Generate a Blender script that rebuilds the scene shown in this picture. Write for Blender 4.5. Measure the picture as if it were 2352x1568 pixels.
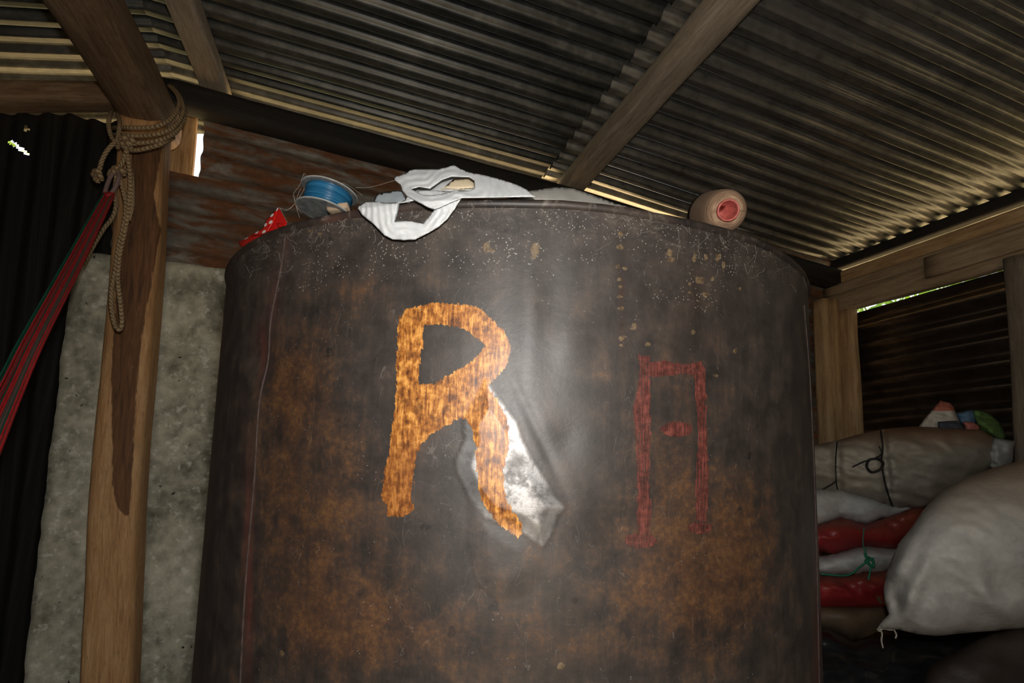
import bpy, bmesh, math, random
import numpy as np
from mathutils import Vector, Matrix, noise as mnoise
from mathutils.geometry import delaunay_2d_cdt

for o in list(bpy.data.objects):
    bpy.data.objects.remove(o, do_unlink=True)
random.seed(7)
rng = np.random.default_rng(7)
scene = bpy.context.scene
COL = scene.collection

# ------------------------------------------------------------------ camera
F, PX, PY = 1250.0, 1176.0, 898.0          # focal length and principal point, px of a 2352x1568 frame
TH, RO = math.radians(6.5), math.radians(1.45)
CAM = np.array([0.0, 0.0, 1.1])
f0 = np.array([0, math.cos(TH), math.sin(TH)])
u0 = np.array([0, -math.sin(TH), math.cos(TH)])
r0 = np.array([1.0, 0, 0])
cr = math.cos(RO) * r0 + math.sin(RO) * u0
cu = math.cos(RO) * u0 - math.sin(RO) * r0
cd = bpy.data.cameras.new('camera')
cam = bpy.data.objects.new('camera', cd)
COL.objects.link(cam)
cd.sensor_fit = 'HORIZONTAL'
cd.sensor_width = 36.0
cd.lens = 36.0 * F / 2352.0
cd.shift_y = (PY - 784.0) / 2352.0
cd.clip_start = 0.02
mw = Matrix.Identity(4)
for i in range(3):
    mw[i][0], mw[i][1], mw[i][2], mw[i][3] = cr[i], cu[i], -f0[i], CAM[i]
cam.matrix_world = mw
scene.camera = cam

# ------------------------------------------------------------------ light
scene.view_settings.view_transform = 'Standard'
scene.view_settings.look = 'None'
scene.view_settings.gamma = 1.0
scene.view_settings.exposure = 0.0
scene.view_settings.use_curve_mapping = False
world = bpy.data.worlds.new('sky')
scene.world = world
world.use_nodes = True
bg = world.node_tree.nodes['Background']
bg.inputs['Color'].default_value = (0.93, 0.97, 1.0, 1)
bg.inputs['Strength'].default_value = 1.3


def lamp(name, kind, energy, color, loc, **kw):
    l = bpy.data.lights.new(name, kind)
    l.energy = energy
    l.color = color
    for k, v in kw.items():
        setattr(l, k, v)
    o = bpy.data.objects.new(name, l)
    o.location = loc
    COL.objects.link(o)
    return o


SUN = lamp('sun_offscreen', 'SUN', 22.0, (1.0, 0.86, 0.66), (3, 6, 6), angle=math.radians(0.6))
SUN.rotation_euler = Vector((-0.55, -0.45, -0.75)).to_track_quat('-Z', 'Y').to_euler()
# the photographer's flash, sitting on the camera's shoe
lamp('camera_flash_offscreen', 'POINT', 26.0, (1.0, 0.97, 0.93), (0.015, -0.01, 1.215), shadow_soft_size=0.022)

# ------------------------------------------------------------------ photo <-> place
AZ = math.radians(73)
A = np.array([math.sin(AZ), math.cos(AZ), 0.0])      # along the gable wall, to the eave
B = np.array([-math.cos(AZ), math.sin(AZ), 0.0])     # out through the gable wall
W0 = np.array([-1.25, 1.85, 0.0])                    # foot of the gable wall under the ridge
Z = np.array([0.0, 0.0, 1.0])


def W(s, q, z):
    return W0 + s * A + q * B + z * Z


def ray(u, v):
    return f0 + (u - PX) / F * cr + (PY - v) / F * cu


def at(u, v, Y):
    d = ray(u, v)
    return CAM + d * (Y / d[1])


def on_plane(u, v, n, p):
    d = ray(u, v)
    return CAM + d * (((p - CAM) @ n) / (d @ n))


def project(P):
    P = np.asarray(P, float)
    d = P - CAM
    w = d @ f0
    return PX + F * (d @ cr) / w, PY - F * (d @ cu) / w


# ------------------------------------------------------------------ node helper
class G:
    def __init__(self, name):
        self.m = bpy.data.materials.new(name)
        self.m.use_nodes = True
        self.t = self.m.node_tree
        self.b = self.t.nodes['Principled BSDF']
        self.out = self.t.nodes['Material Output']

    def n(self, typ, props=None, **ins):
        nd = self.t.nodes.new(typ)
        for k, v in (props or {}).items():
            setattr(nd, k, v)
        for k, v in ins.items():
            k2 = int(k[1:]) if k[0] == 'i' and k[1:].isdigit() else k.replace('_', ' ')
            self.put(nd.inputs[k2], v)
        return nd

    def put(self, sock, v):
        if isinstance(v, bpy.types.NodeSocket):
            self.t.links.new(v, sock)
        elif isinstance(v, (tuple, list)) and len(v) == 3 and sock.type == 'RGBA':
            sock.default_value = (*v, 1)
        else:
            sock.default_value = v

    def attr(self, name, out='Fac'):
        return self.n('ShaderNodeAttribute', {'attribute_name': name}).outputs[out]

    def co(self, scale=(1, 1, 1)):
        v = self.attr('gco', 'Vector')
        if tuple(scale) == (1, 1, 1):
            return v
        return self.n('ShaderNodeVectorMath', {'operation': 'MULTIPLY'}, i0=v, i1=tuple(scale)).outputs[0]

    def noise(self, vec, scale=5.0, detail=4.0, rough=0.55, dist=0.0):
        return self.n('ShaderNodeTexNoise', Vector=vec, Scale=scale, Detail=detail, Roughness=rough,
                      Distortion=dist).outputs['Fac']

    def voro(self, vec, scale, out='Distance', feature='F1'):
        return self.n('ShaderNodeTexVoronoi', {'feature': feature}, Vector=vec, Scale=scale).outputs[out]

    def ramp(self, fac, stops, interp='LINEAR'):
        nd = self.n('ShaderNodeValToRGB', i0=fac)
        cr_ = nd.color_ramp
        cr_.interpolation = interp
        while len(cr_.elements) < len(stops):
            cr_.elements.new(0.5)
        for e, (p, c) in zip(cr_.elements, stops):
            e.position = p
            e.color = (*c, 1) if isinstance(c, (tuple, list)) else (c, c, c, 1)
        return nd.outputs[0]

    def mix(self, fac, a, b, mode='MIX'):
        nd = self.n('ShaderNodeMix', {'data_type': 'RGBA', 'blend_type': mode})
        self.put(nd.inputs[0], fac)
        self.put(nd.inputs[6], a)
        self.put(nd.inputs[7], b)
        return nd.outputs[2]

    def math(self, op, a, b=0.0, clamp=False):
        nd = self.n('ShaderNodeMath', {'operation': op, 'use_clamp': clamp})
        self.put(nd.inputs[0], a)
        self.put(nd.inputs[1], b)
        return nd.outputs[0]

    def step(self, v, lo, hi):
        return self.n('ShaderNodeMapRange', {'interpolation_type': 'SMOOTHSTEP'}, i0=v, i1=lo, i2=hi).outputs[0]

    def bump(self, h, strength=0.3, dist=0.002):
        return self.n('ShaderNodeBump', Height=h, Strength=strength, Distance=dist).outputs[0]

    def done(self, color=None, rough=None, metal=None, normal=None, **kw):
        if color is not None:
            self.put(self.b.inputs['Base Color'], color)
        if rough is not None:
            self.put(self.b.inputs['Roughness'], rough)
        if metal is not None:
            self.put(self.b.inputs['Metallic'], metal)
        if normal is not None:
            self.put(self.b.inputs['Normal'], normal)
        for k, v in kw.items():
            self.put(self.b.inputs[k.replace('_', ' ')], v)
        return self.m


def wood(name, dark, mid, light, scale=9.0, rough=0.75, stain=None, dusty=0.3):
    g = G(name)
    c = g.co((0.9, 11, 11))
    a = g.noise(c, scale, 6, 0.6, 0.8)
    b = g.noise(g.co((1.5, 30, 30)), 22, 4, 0.6)
    l = g.noise(g.co((0.6, 2, 2)), 4, 3)
    fac = g.math('ADD', g.math('MULTIPLY', a, 0.75), g.math('MULTIPLY', l, 0.35))
    col = g.ramp(fac, [(0.33, dark), (0.52, mid), (0.72, light)])
    col = g.mix(g.step(b, 0.56, 0.74), col, tuple(x * 0.45 for x in dark))
    dust = g.noise(g.co((5, 5, 5)), 7, 5, 0.6)
    col = g.mix(g.math('MULTIPLY', g.step(dust, 0.5, 0.8), dusty), col, (0.28, 0.23, 0.17))
    if stain:
        e = g.math('ADD', g.attr('stain'), g.math('MULTIPLY', g.math('SUBTRACT', g.noise(g.co((3, 20, 20)), 8, 4), 0.5), 0.5))
        m = g.step(e, 0.42, 0.58)
        col = g.mix(g.math('MULTIPLY', m, 0.88), col, g.ramp(a, [(0.3, (0.03, 0.012, 0.005)), (0.7, stain)]))
        sp = g.step(g.noise(g.co((6, 22, 22)), 6, 2), 0.74, 0.80)
        col = g.mix(g.math('MULTIPLY', sp, 0.5), col, (0.35, 0.33, 0.3))
    return g.done(col, rough, normal=g.bump(g.math('ADD', a, b), 0.5, 0.002))


def plain(name, col, rough=0.6, var=0.35, scale=12, metal=0.0, bump=0.2, bs=60, **kw):
    g = G(name)
    f = g.noise(g.co(), scale, 5, 0.6)
    c = g.ramp(f, [(0.3, tuple(x * (1 - var) for x in col)), (0.7, tuple(min(1, x * (1 + var * 0.6)) for x in col))])
    nb = g.bump(g.noise(g.co(), bs, 4), bump, 0.002)
    return g.done(c, rough, metal, nb, **kw)


# ------------------------------------------------------------------ mesh helper
def np_mesh(name, verts, faces, gco=None, attrs=None, smooth=True):
    verts = np.asarray(verts, float)
    me = bpy.data.meshes.new(name)
    me.from_pydata(verts.tolist(), [], [tuple(int(i) for i in f) for f in faces])
    me.update()
    if smooth:
        me.polygons.foreach_set('use_smooth', np.ones(len(me.polygons), bool))
    at_ = me.attributes.new('gco', 'FLOAT_VECTOR', 'POINT')
    at_.data.foreach_set('vector', np.asarray(verts if gco is None else gco, np.float32).ravel())
    for k, v in (attrs or {}).items():
        aa = me.attributes.new(k, 'FLOAT', 'POINT')
        aa.data.foreach_set('value', np.asarray(v, np.float32))
    return me


def cat(*parts):
    """join (verts, faces, gco) tuples"""
    V, FF, GG, k = [], [], [], 0
    for p in parts:
        v, f = np.asarray(p[0], float), p[1]
        g = v if len(p) < 3 or p[2] is None else np.asarray(p[2], float)
        V.append(v)
        GG.append(g)
        FF += [tuple(i + k for i in q) for q in f]
        k += len(v)
    return np.concatenate(V), FF, np.concatenate(GG)


def put(name, me, material, parent=None, base=None, label=None, cat_=None, group=None, kind=None):
    o = bpy.data.objects.new(name, me)
    COL.objects.link(o)
    if material is not None:
        me.materials.append(material)
    if parent is not None:
        me.transform(Matrix.Translation(-Vector(parent['_w'])))
        o.parent = parent
        o['_w'] = parent['_w']
    else:
        if base is None:
            co = np.array([v.co for v in me.vertices])
            base = ((co[:, 0].min() + co[:, 0].max()) / 2, (co[:, 1].min() + co[:, 1].max()) / 2, co[:, 2].min())
        me.transform(Matrix.Translation(-Vector(base)))
        o.location = base
        o['_w'] = [float(x) for x in base]
    tag(o, label, cat_, group, kind)
    return o


def tag(o, label=None, cat_=None, group=None, kind=None):
    if label:
        o['label'] = label
    if cat_:
        o['category'] = cat_
    if group:
        o['group'] = group
    if kind:
        o['kind'] = kind


def thing(name, loc, label=None, cat_=None, group=None, kind=None):
    o = bpy.data.objects.new(name, None)
    o.empty_display_size = 0.05
    COL.objects.link(o)
    o.location = [float(x) for x in loc]
    o['_w'] = [float(x) for x in loc]
    tag(o, label, cat_, group, kind)
    return o


def nz(p, sc=1.0, seed=0.0):
    return mnoise.noise(Vector((float(p[0]) * sc + seed, float(p[1]) * sc + seed * 1.7, float(p[2]) * sc - seed)))


def beam(p0, p1, w, h, up=Z, nl=24, nc=6, power=6.0, wob=0.004, seed=1.0, rough=0.002):
    """squared timber from p0 to p1: rounded-square section swept along, slightly crooked"""
    p0, p1 = np.asarray(p0, float), np.asarray(p1, float)
    L = np.linalg.norm(p1 - p0)
    t = (p1 - p0) / L
    x = np.cross(up, t)
    x /= np.linalg.norm(x)
    y = np.cross(t, x)
    ns = nc * 4
    V, GG, FF = [], [], []
    for i in range(nl + 1):
        k = i / nl
        c = p0 + (p1 - p0) * k
        c = c + x * wob * nz((k * L * 1.5, seed, 0)) * 2 + y * wob * nz((k * L * 1.5, seed + 9, 0)) * 2
        for j in range(ns):
            an = 2 * math.pi * (j + 0.5) / ns
            ca, sa = math.cos(an), math.sin(an)
            r = (abs(ca) ** power + abs(sa) ** power) ** (-1 / power)
            r *= 1 + rough / w * nz((k * L * 5, ca * 1.5 + seed, sa * 1.5)) * 2
            V.append(c + x * (w / 2) * r * ca + y * (h / 2) * r * sa)
            GG.append((k * L + seed * 3.1, r * ca * w / 2 + seed, r * sa * h / 2))
    for i in range(nl):
        for j in range(ns):
            j2 = (j + 1) % ns
            FF.append((i * ns + j, i * ns + j2, (i + 1) * ns + j2, (i + 1) * ns + j))
    FF.append(tuple(range(ns))[::-1])
    FF.append(tuple(nl * ns + j for j in range(ns)))
    return np.array(V), FF, np.array(GG)


def tube(pts, rad, seg=8, closed=False, flat=1.0, seed=0.0):
    pts = [np.asarray(p, float) for p in pts]
    n = len(pts)
    rads = rad if hasattr(rad, '__len__') else [rad] * n
    V, GG, FF = [], [], []
    nrm = None
    L = 0
    for i in range(n):
        a_ = pts[(i - 1) % n] if (closed or i > 0) else pts[i]
        b_ = pts[(i + 1) % n] if (closed or i < n - 1) else pts[i]
        t = b_ - a_
        t = t / (np.linalg.norm(t) + 1e-12)
        if nrm is None:
            nrm = np.cross(t, [0.31, 0.2, 0.93])
        nrm = nrm - t * (nrm @ t)
        nrm /= np.linalg.norm(nrm) + 1e-12
        bn = np.cross(t, nrm)
        if i:
            L += np.linalg.norm(pts[i] - pts[i - 1])
        for j in range(seg):
            an = 2 * math.pi * j / seg
            V.append(pts[i] + rads[i] * (math.cos(an) * nrm + flat * math.sin(an) * bn))
            GG.append((L, rads[i] * math.cos(an) + seed, rads[i] * math.sin(an)))
    m = n if closed else n - 1
    for i in range(m):
        i2 = (i + 1) % n
        for j in range(seg):
            j2 = (j + 1) % seg
            FF.append((i * seg + j, i * seg + j2, i2 * seg + j2, i2 * seg + j))
    if not closed:
        FF.append(tuple(range(seg))[::-1])
        FF.append(tuple((n - 1) * seg + j for j in range(seg)))
    return np.array(V), FF, np.array(GG)


def spline(pts, n=8):
    """Catmull-Rom through points"""
    P = [np.asarray(p, float) for p in pts]
    P = [2 * P[0] - P[1]] + P + [2 * P[-1] - P[-2]]
    out = []
    for i in range(1, len(P) - 2):
        a_, b_, c_, d_ = P[i - 1], P[i], P[i + 1], P[i + 2]
        for k in range(n):
            t = k / n
            out.append(0.5 * (2 * b_ + (c_ - a_) * t + (2 * a_ - 5 * b_ + 4 * c_ - d_) * t * t + (3 * b_ - a_ - 3 * c_ + d_) * t ** 3))
    out.append(P[-2])
    return out


def corrugated(o, along, across, normal, length, width, pitch, amp, phase=0.0, nl=16, ns=10, wav=0.004, seed=0.0, box=0.0,
               edge=0.0):
    """corrugated sheet: ribs run 'along'; box>0 flattens crests into trapezoids; edge makes the ends ragged"""
    o, along, across, normal = [np.asarray(v, float) for v in (o, along, across, normal)]
    nw = max(2, int(round(width / pitch * ns)))
    V, GG = [], []
    for i in range(nl + 1):
        for j in range(nw + 1):
            y = width * j / nw
            x = length * i / nl
            if edge and i in (0, nl):
                x += edge * nz((y * 9, seed, i))
            h = math.cos(2 * math.pi * (y / pitch + phase))
            if box:
                h = max(-1, min(1, h * (1 + box)))
            d = wav * (nz((x * 2.1, y * 1.3, seed)) * 2 + nz((x * 5, y * 9, seed + 5)) * 0.4)
            V.append(o + along * x + across * y + normal * (amp * h + d))
            GG.append((x + seed * 7, y, h * amp))
    FF = []
    m = nw + 1
    for i in range(nl):
        for j in range(nw):
            FF.append((i * m + j, i * m + j + 1, (i + 1) * m + j + 1, (i + 1) * m + j))
    return np.array(V), FF, np.array(GG)


def pip(poly, x, y):
    """even-odd test, arrays x, y"""
    poly = np.asarray(poly, float)
    ins = np.zeros(np.shape(x), bool)
    j = len(poly) - 1
    for i in range(len(poly)):
        xi, yi, xj, yj = poly[i, 0], poly[i, 1], poly[j, 0], poly[j, 1]
        if yi != yj:
            c = ((yi > y) != (yj > y)) & (x < (xj - xi) * (y - yi) / (yj - yi) + xi)
            ins ^= c
        j = i
    return ins


def sdf(poly, x, y):
    """signed distance, positive inside"""
    poly = np.asarray(poly, float)
    x, y = np.asarray(x, float), np.asarray(y, float)
    d2 = np.full(x.shape, 1e18)
    for i in range(len(poly)):
        p, q = poly[i], poly[(i + 1) % len(poly)]
        e = q - p
        t = np.clip(((x - p[0]) * e[0] + (y - p[1]) * e[1]) / (e @ e + 1e-12), 0, 1)
        d2 = np.minimum(d2, (x - p[0] - t * e[0]) ** 2 + (y - p[1] - t * e[1]) ** 2)
    d = np.sqrt(d2)
    return np.where(pip(poly, x, y), d, -d)


def resample(poly, step):
    poly = np.asarray(poly, float)
    out = []
    for i in range(len(poly)):
        p, q = poly[i], poly[(i + 1) % len(poly)]
        n = max(1, int(np.hypot(*(q - p)) / step))
        for k in range(n):
            out.append(p + (q - p) * k / n)
    return np.array(out)


def smooth_closed(poly, n=4):
    P = np.asarray(poly, float)
    m = len(P)
    out = []
    for i in range(m):
        a_, b_, c_, d_ = P[i - 1], P[i], P[(i + 1) % m], P[(i + 2) % m]
        for k in range(n):
            t = k / n
            out.append(0.5 * (2 * b_ + (c_ - a_) * t + (2 * a_ - 5 * b_ + 4 * c_ - d_) * t * t + (3 * b_ - a_ - 3 * c_ + d_) * t ** 3))
    return np.array(out)


class Puff:
    """A soft body: the outline seen in the photo, standing at its own distance, with a front and a back that bulge
    (the bulge solves a membrane equation, so it is full in the middle and closes at the outline)."""

    def __init__(self, outline, depth, front, back, step=8.0, holes=(), power=0.5, wrinkle=0.0, wscale=18.0, seed=0.0,
                 fold=None, round_=True):
        outl = smooth_closed(outline, 4) if round_ else np.asarray(outline, float)
        outl = resample(outl, step)
        hol = [resample(smooth_closed(h, 3) if round_ else h, step) for h in holes]
        self.depth = depth if callable(depth) else (lambda u, v: depth)
        x0, y0 = outl.min(0)
        x1, y1 = outl.max(0)
        gs = max((x1 - x0), (y1 - y0)) / 70.0
        gx = np.arange(x0 - gs, x1 + 2 * gs, gs)
        gy = np.arange(y0 - gs, y1 + 2 * gs, gs)
        XX, YY = np.meshgrid(gx, gy)
        msk = pip(outl, XX, YY)
        for h in hol:
            msk &= ~pip(h, XX, YY)
        u = np.zeros(XX.shape)
        for it in range(900):
            un = 0.25 * (np.roll(u, 1, 0) + np.roll(u, -1, 0) + np.roll(u, 1, 1) + np.roll(u, -1, 1)) + 0.25
            u = np.where(msk, un, 0)
        u /= u.max()
        self.g = (gx, gy, gs, u)
        self.par = (front, back, power, wrinkle, wscale, seed, fold)
        pts = [tuple(p) for p in outl]
        edges = [(i, (i + 1) % len(outl)) for i in range(len(outl))]
        for h in hol:
            k = len(pts)
            pts += [tuple(p) for p in h]
            edges += [(k + i, k + (i + 1) % len(h)) for i in range(len(h))]
        nb = len(pts)
        hx, hy = np.meshgrid(np.arange(x0, x1, step), np.arange(y0, y1, step * 0.87))
        hx = hx + (np.arange(hx.shape[0]) % 2)[:, None] * step / 2
        hx, hy = hx.ravel(), hy.ravel()
        d = sdf(outl, hx, hy)
        for h in hol:
            d = np.minimum(d, -sdf(h, hx, hy))
        keep = d > step * 0.55
        pts += list(zip(hx[keep], hy[keep]))
        r = delaunay_2d_cdt([Vector(p) for p in pts], edges, [], 0, 1e-6)
        P = np.array([tuple(v) for v in r[0]])
        T = np.array([tuple(f) for f in r[2]])
        c = P[T].mean(1)
        ins = pip(outl, c[:, 0], c[:, 1])
        for h in hol:
            ins &= ~pip(h, c[:, 0], c[:, 1])
        T = T[ins]
        db = np.abs(sdf(outl, P[:, 0], P[:, 1]))
        for h in hol:
            db = np.minimum(db, np.abs(sdf(h, P[:, 0], P[:, 1])))
        rim = db < 1e-3
        self.P = P
        fr = np.array([self.front(p[0], p[1]) for p in P])
        n = len(P)
        bi = np.full(n, -1)
        bk = []
        for i in range(n):
            if rim[i]:
                bi[i] = i
            else:
                bi[i] = n + len(bk)
                bk.append(self.rear(P[i, 0], P[i, 1]))
        self.V = np.concatenate([fr, np.array(bk)]) if bk else fr
        self.px = np.concatenate([P, P[~rim]])
        FF = []
        for t in T:
            p, q, w = P[t]
            if (q[0] - p[0]) * (w[1] - p[1]) - (q[1] - p[1]) * (w[0] - p[0]) > 0:
                t = t[::-1]
            FF.append(tuple(t))
            tb = (bi[t[2]], bi[t[1]], bi[t[0]])
            if len(set(tb)) == 3 and not all(rim[t]):
                FF.append(tb)
        self.Fc = FF

    def h(self, u, v):
        gx, gy, gs, f = self.g
        i = (u - gx[0]) / gs
        j = (v - gy[0]) / gs
        i0 = int(np.clip(math.floor(i), 0, len(gx) - 2))
        j0 = int(np.clip(math.floor(j), 0, len(gy) - 2))
        a_, b_ = np.clip(i - i0, 0, 1), np.clip(j - j0, 0, 1)
        val = (f[j0, i0] * (1 - a_) + f[j0, i0 + 1] * a_) * (1 - b_) + (f[j0 + 1, i0] * (1 - a_) + f[j0 + 1, i0 + 1] * a_) * b_
        return max(val, 0.0)

    def front(self, u, v, lift=0.0):
        fr, bk, pw, wr, ws, sd, fold = self.par
        h = self.h(u, v)
        d = fr * h ** pw
        if wr:
            q = ((u * 0.95 + v * 0.3) / (ws * 2.6), (v * 0.95 - u * 0.3) / ws, sd)
            w = (1 - 2 * abs(nz(q))) * 0.6 + (1 - 2 * abs(nz((q[0] * 0.45 + 3, q[1] * 0.45, sd))) ) + 0.4 * nz((q[0] * 2.3, q[1] * 2.3, sd))
            d += wr * w * min(1, h * 8) * 0.5
        if fold:
            d += fold(u, v) * min(1, h * 6)
        return at(u, v, self.depth(u, v) - d - lift)

    def rear(self, u, v):
        fr, bk, pw = self.par[:3]
        return at(u, v, self.depth(u, v) + bk * self.h(u, v) ** pw + 0.0006)

    def mesh(self, name, attrs=None):
        at_ = {k: fn(self.px[:, 0], self.px[:, 1]) for k, fn in (attrs or {}).items()}
        return np_mesh(name, self.V, self.Fc, None, at_)


def crop(pts, ox, oy, sc):
    return [(ox + x * sc, oy + y * sc) for x, y in pts]


def grid_mesh(Vg):
    """faces for an (n, m, 3) grid of points"""
    n, m = Vg.shape[:2]
    i, j = np.meshgrid(np.arange(n - 1), np.arange(m - 1), indexing='ij')
    a_ = (i * m + j).ravel()
    return np.stack([a_, a_ + 1, a_ + m + 1, a_ + m], 1)


# ------------------------------------------------------------------ materials of the shed
def metal_mat(name, dark, mid, light, rust=0.0, rough=0.42, metal=0.75, rustcol=(0.12, 0.05, 0.022), dust=0.25, spec=0.5):
    g = G(name)
    big = g.noise(g.co((2.0, 3.0, 1)), 2.2, 5, 0.6, 0.4)
    fine = g.noise(g.co((5, 9, 5)), 6, 6, 0.62)
    fac = g.math('ADD', g.math('MULTIPLY', big, 0.6), g.math('MULTIPLY', fine, 0.4))
    col = g.ramp(fac, [(0.34, dark), (0.52, mid), (0.68, light)])
    r = g.step(g.math('ADD', g.noise(g.co((1.6, 7, 1)), 3.0, 7, 0.65, 0.6), rust - 0.5), 0.46, 0.66)
    rc = g.ramp(fine, [(0.3, tuple(x * 0.5 for x in rustcol)), (0.7, rustcol)])
    col = g.mix(r, col, rc)
    d = g.math('MULTIPLY', g.step(g.noise(g.co((2.5, 2.5, 2.5)), 4, 7, 0.72), 0.45, 0.8), dust)
    col = g.mix(d, col, (0.17, 0.15, 0.12))
    met = g.math('MULTIPLY', g.math('SUBTRACT', 1.0, g.math('MAXIMUM', r, d), True), metal)
    ro = g.math('ADD', g.math('MULTIPLY', fine, 0.25), g.math('ADD', rough - 0.1, g.math('MULTIPLY', r, 0.3)))
    return g.done(col, ro, met, g.bump(fine, 0.12, 0.002), Specular_IOR_Level=spec)


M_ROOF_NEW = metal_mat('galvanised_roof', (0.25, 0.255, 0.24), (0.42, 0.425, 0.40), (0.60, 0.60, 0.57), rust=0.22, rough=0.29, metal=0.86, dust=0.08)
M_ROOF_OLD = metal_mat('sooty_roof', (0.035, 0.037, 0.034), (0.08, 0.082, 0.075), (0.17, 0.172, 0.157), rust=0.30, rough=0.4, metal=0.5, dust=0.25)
M_RUSTY = metal_mat('rusty_sheet', (0.09, 0.083, 0.068), (0.18, 0.175, 0.15), (0.30, 0.295, 0.26), rust=0.57, rough=0.55, metal=0.15, rustcol=(0.20, 0.082, 0.032))
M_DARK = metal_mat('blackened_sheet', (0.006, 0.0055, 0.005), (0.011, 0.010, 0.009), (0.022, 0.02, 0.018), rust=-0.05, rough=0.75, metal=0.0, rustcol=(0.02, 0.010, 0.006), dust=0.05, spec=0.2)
M_WALLR = metal_mat('brown_sheet', (0.16, 0.13, 0.10), (0.26, 0.215, 0.17), (0.42, 0.35, 0.28), rust=0.2, rough=0.3, metal=0.95, rustcol=(0.12, 0.06, 0.03), dust=0.10)
M_POST = wood('post_wood', (0.26, 0.13, 0.05), (0.52, 0.28, 0.115), (0.68, 0.42, 0.20), stain=(0.19, 0.072, 0.024))
M_BEAM = wood('weathered_beam', (0.09, 0.052, 0.025), (0.19, 0.115, 0.06), (0.30, 0.21, 0.125), scale=7)
M_PURLIN = wood('sawn_purlin', (0.21, 0.165, 0.12), (0.36, 0.29, 0.21), (0.50, 0.42, 0.315))
M_PLATE = wood('plate_board', (0.22, 0.15, 0.085), (0.40, 0.285, 0.165), (0.54, 0.41, 0.26), scale=6)
M_FRESH = wood('fresh_board', (0.26, 0.14, 0.055), (0.52, 0.33, 0.155), (0.70, 0.48, 0.26), scale=6, rough=0.6)
M_STUD = wood('corner_post_wood', (0.24, 0.13, 0.05), (0.50, 0.32, 0.15), (0.68, 0.47, 0.25), scale=5)
M_GREYPOST = wood('grey_post_wood', (0.12, 0.09, 0.06), (0.19, 0.15, 0.105), (0.27, 0.22, 0.16))
M_CHAR = wood('charred_wood', (0.006, 0.0055, 0.005), (0.011, 0.010, 0.009), (0.022, 0.018, 0.015), dusty=0.04)


def concrete():
    g = G('mottled_concrete')
    a = g.noise(g.co(), 3.2, 6, 0.62, 0.3)
    v = g.voro(g.co((1, 1, 1)), 38)
    n = g.noise(g.co(), 26, 5, 0.6)
    fac = g.math('ADD', g.math('MULTIPLY', a, 0.55), g.math('MULTIPLY', n, 0.45))
    col = g.ramp(fac, [(0.34, (0.15, 0.143, 0.105)), (0.5, (0.46, 0.445, 0.34)), (0.66, (0.74, 0.72, 0.57))])
    blot = g.step(g.noise(g.co(), 42, 4, 0.6), 0.54, 0.68)
    col = g.mix(g.math('MULTIPLY', blot, 0.55), col, (0.84, 0.84, 0.74))
    pit = g.step(g.noise(g.co(), 34, 2, 0.5, 0.4), 0.735, 0.77)
    col = g.mix(pit, col, (0.035, 0.032, 0.026))
    grime = g.step(g.noise(g.co((1.2, 1.2, 0.8)), 3.5, 6, 0.65), 0.52, 0.72)
    col = g.mix(g.math('MULTIPLY', grime, 0.72), col, (0.085, 0.08, 0.055))
    h = g.math('ADD', g.math('MULTIPLY', n, 0.5), g.math('SUBTRACT', 1.0, pit))
    return g.done(col, 0.85, normal=g.bump(h, 0.6, 0.004))


M_CONC = concrete()
M_EARTH = plain('packed_earth', (0.16, 0.11, 0.07), 0.95, 0.4, 6, bump=0.5, bs=25)


def sunny_ground():
    g = G('sunny_yard')
    n = g.noise(g.co(), 1.6, 6, 0.6)
    col = g.ramp(n, [(0.45, (0.52, 0.38, 0.22)), (0.60, (0.46, 0.35, 0.18)), (0.72, (0.16, 0.24, 0.05))])
    return g.done(col, 0.95, normal=g.bump(g.noise(g.co(), 14, 5), 0.5, 0.02))


M_YARD = sunny_ground()


def leaf_mat():
    g = G('leaf')
    c = g.ramp(g.noise(g.co(), 7, 2), [(0.35, (0.10, 0.24, 0.02)), (0.65, (0.32, 0.5, 0.06))])
    return g.done(c, 0.5, Subsurface_Weight=0.0)


M_LEAF = leaf_mat()

# ------------------------------------------------------------------ setting
S_L, S_R, Q_F = -2.1, 3.06, -3.2


def quad_sheet(pts, n=2):
    return np.array(pts), [tuple(range(len(pts)))]


v, f = quad_sheet([W(S_L, 0.05, 0), W(S_R, 0.05, 0), W(S_R, Q_F, 0), W(S_L, Q_F, 0)])
fl = np_mesh('floor', v, [f[0][::-1]], smooth=False)
put('floor', fl, M_EARTH, kind='structure', label='packed brown earth floor of the shed')
ring = []
R0, R1 = [W(S_L, 0.05, 0), W(S_R, 0.05, 0), W(S_R, Q_F, 0), W(S_L, Q_F, 0)], \
         [W(-14, 13, -0.03), W(16, 13, -0.03), W(16, -14, -0.03), W(-14, -14, -0.03)]
yard_f = [(i, (i + 1) % 4, 4 + (i + 1) % 4, 4 + i) for i in range(4)]
yard = np_mesh('yard', np.array(R0 + R1), yard_f, smooth=False)
bmY = bmesh.new()
bmY.from_mesh(yard)
bmesh.ops.recalc_face_normals(bmY, faces=bmY.faces)
bmY.to_mesh(yard)
bmY.free()
put('yard_ground', yard, M_YARD, kind='structure', label='sunlit ground of the yard around the shed', base=(0, 0, 0))


def zb(s):
    """top of the gable beam = underside of the purlins"""
    if s < 0:
        return 2.40 + 0.2 * s
    return float(np.interp(s, [0, 1.56, 3.6], [2.40, 2.262, 2.010]))


PUR = 0.082
PITCH = 0.078


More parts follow.
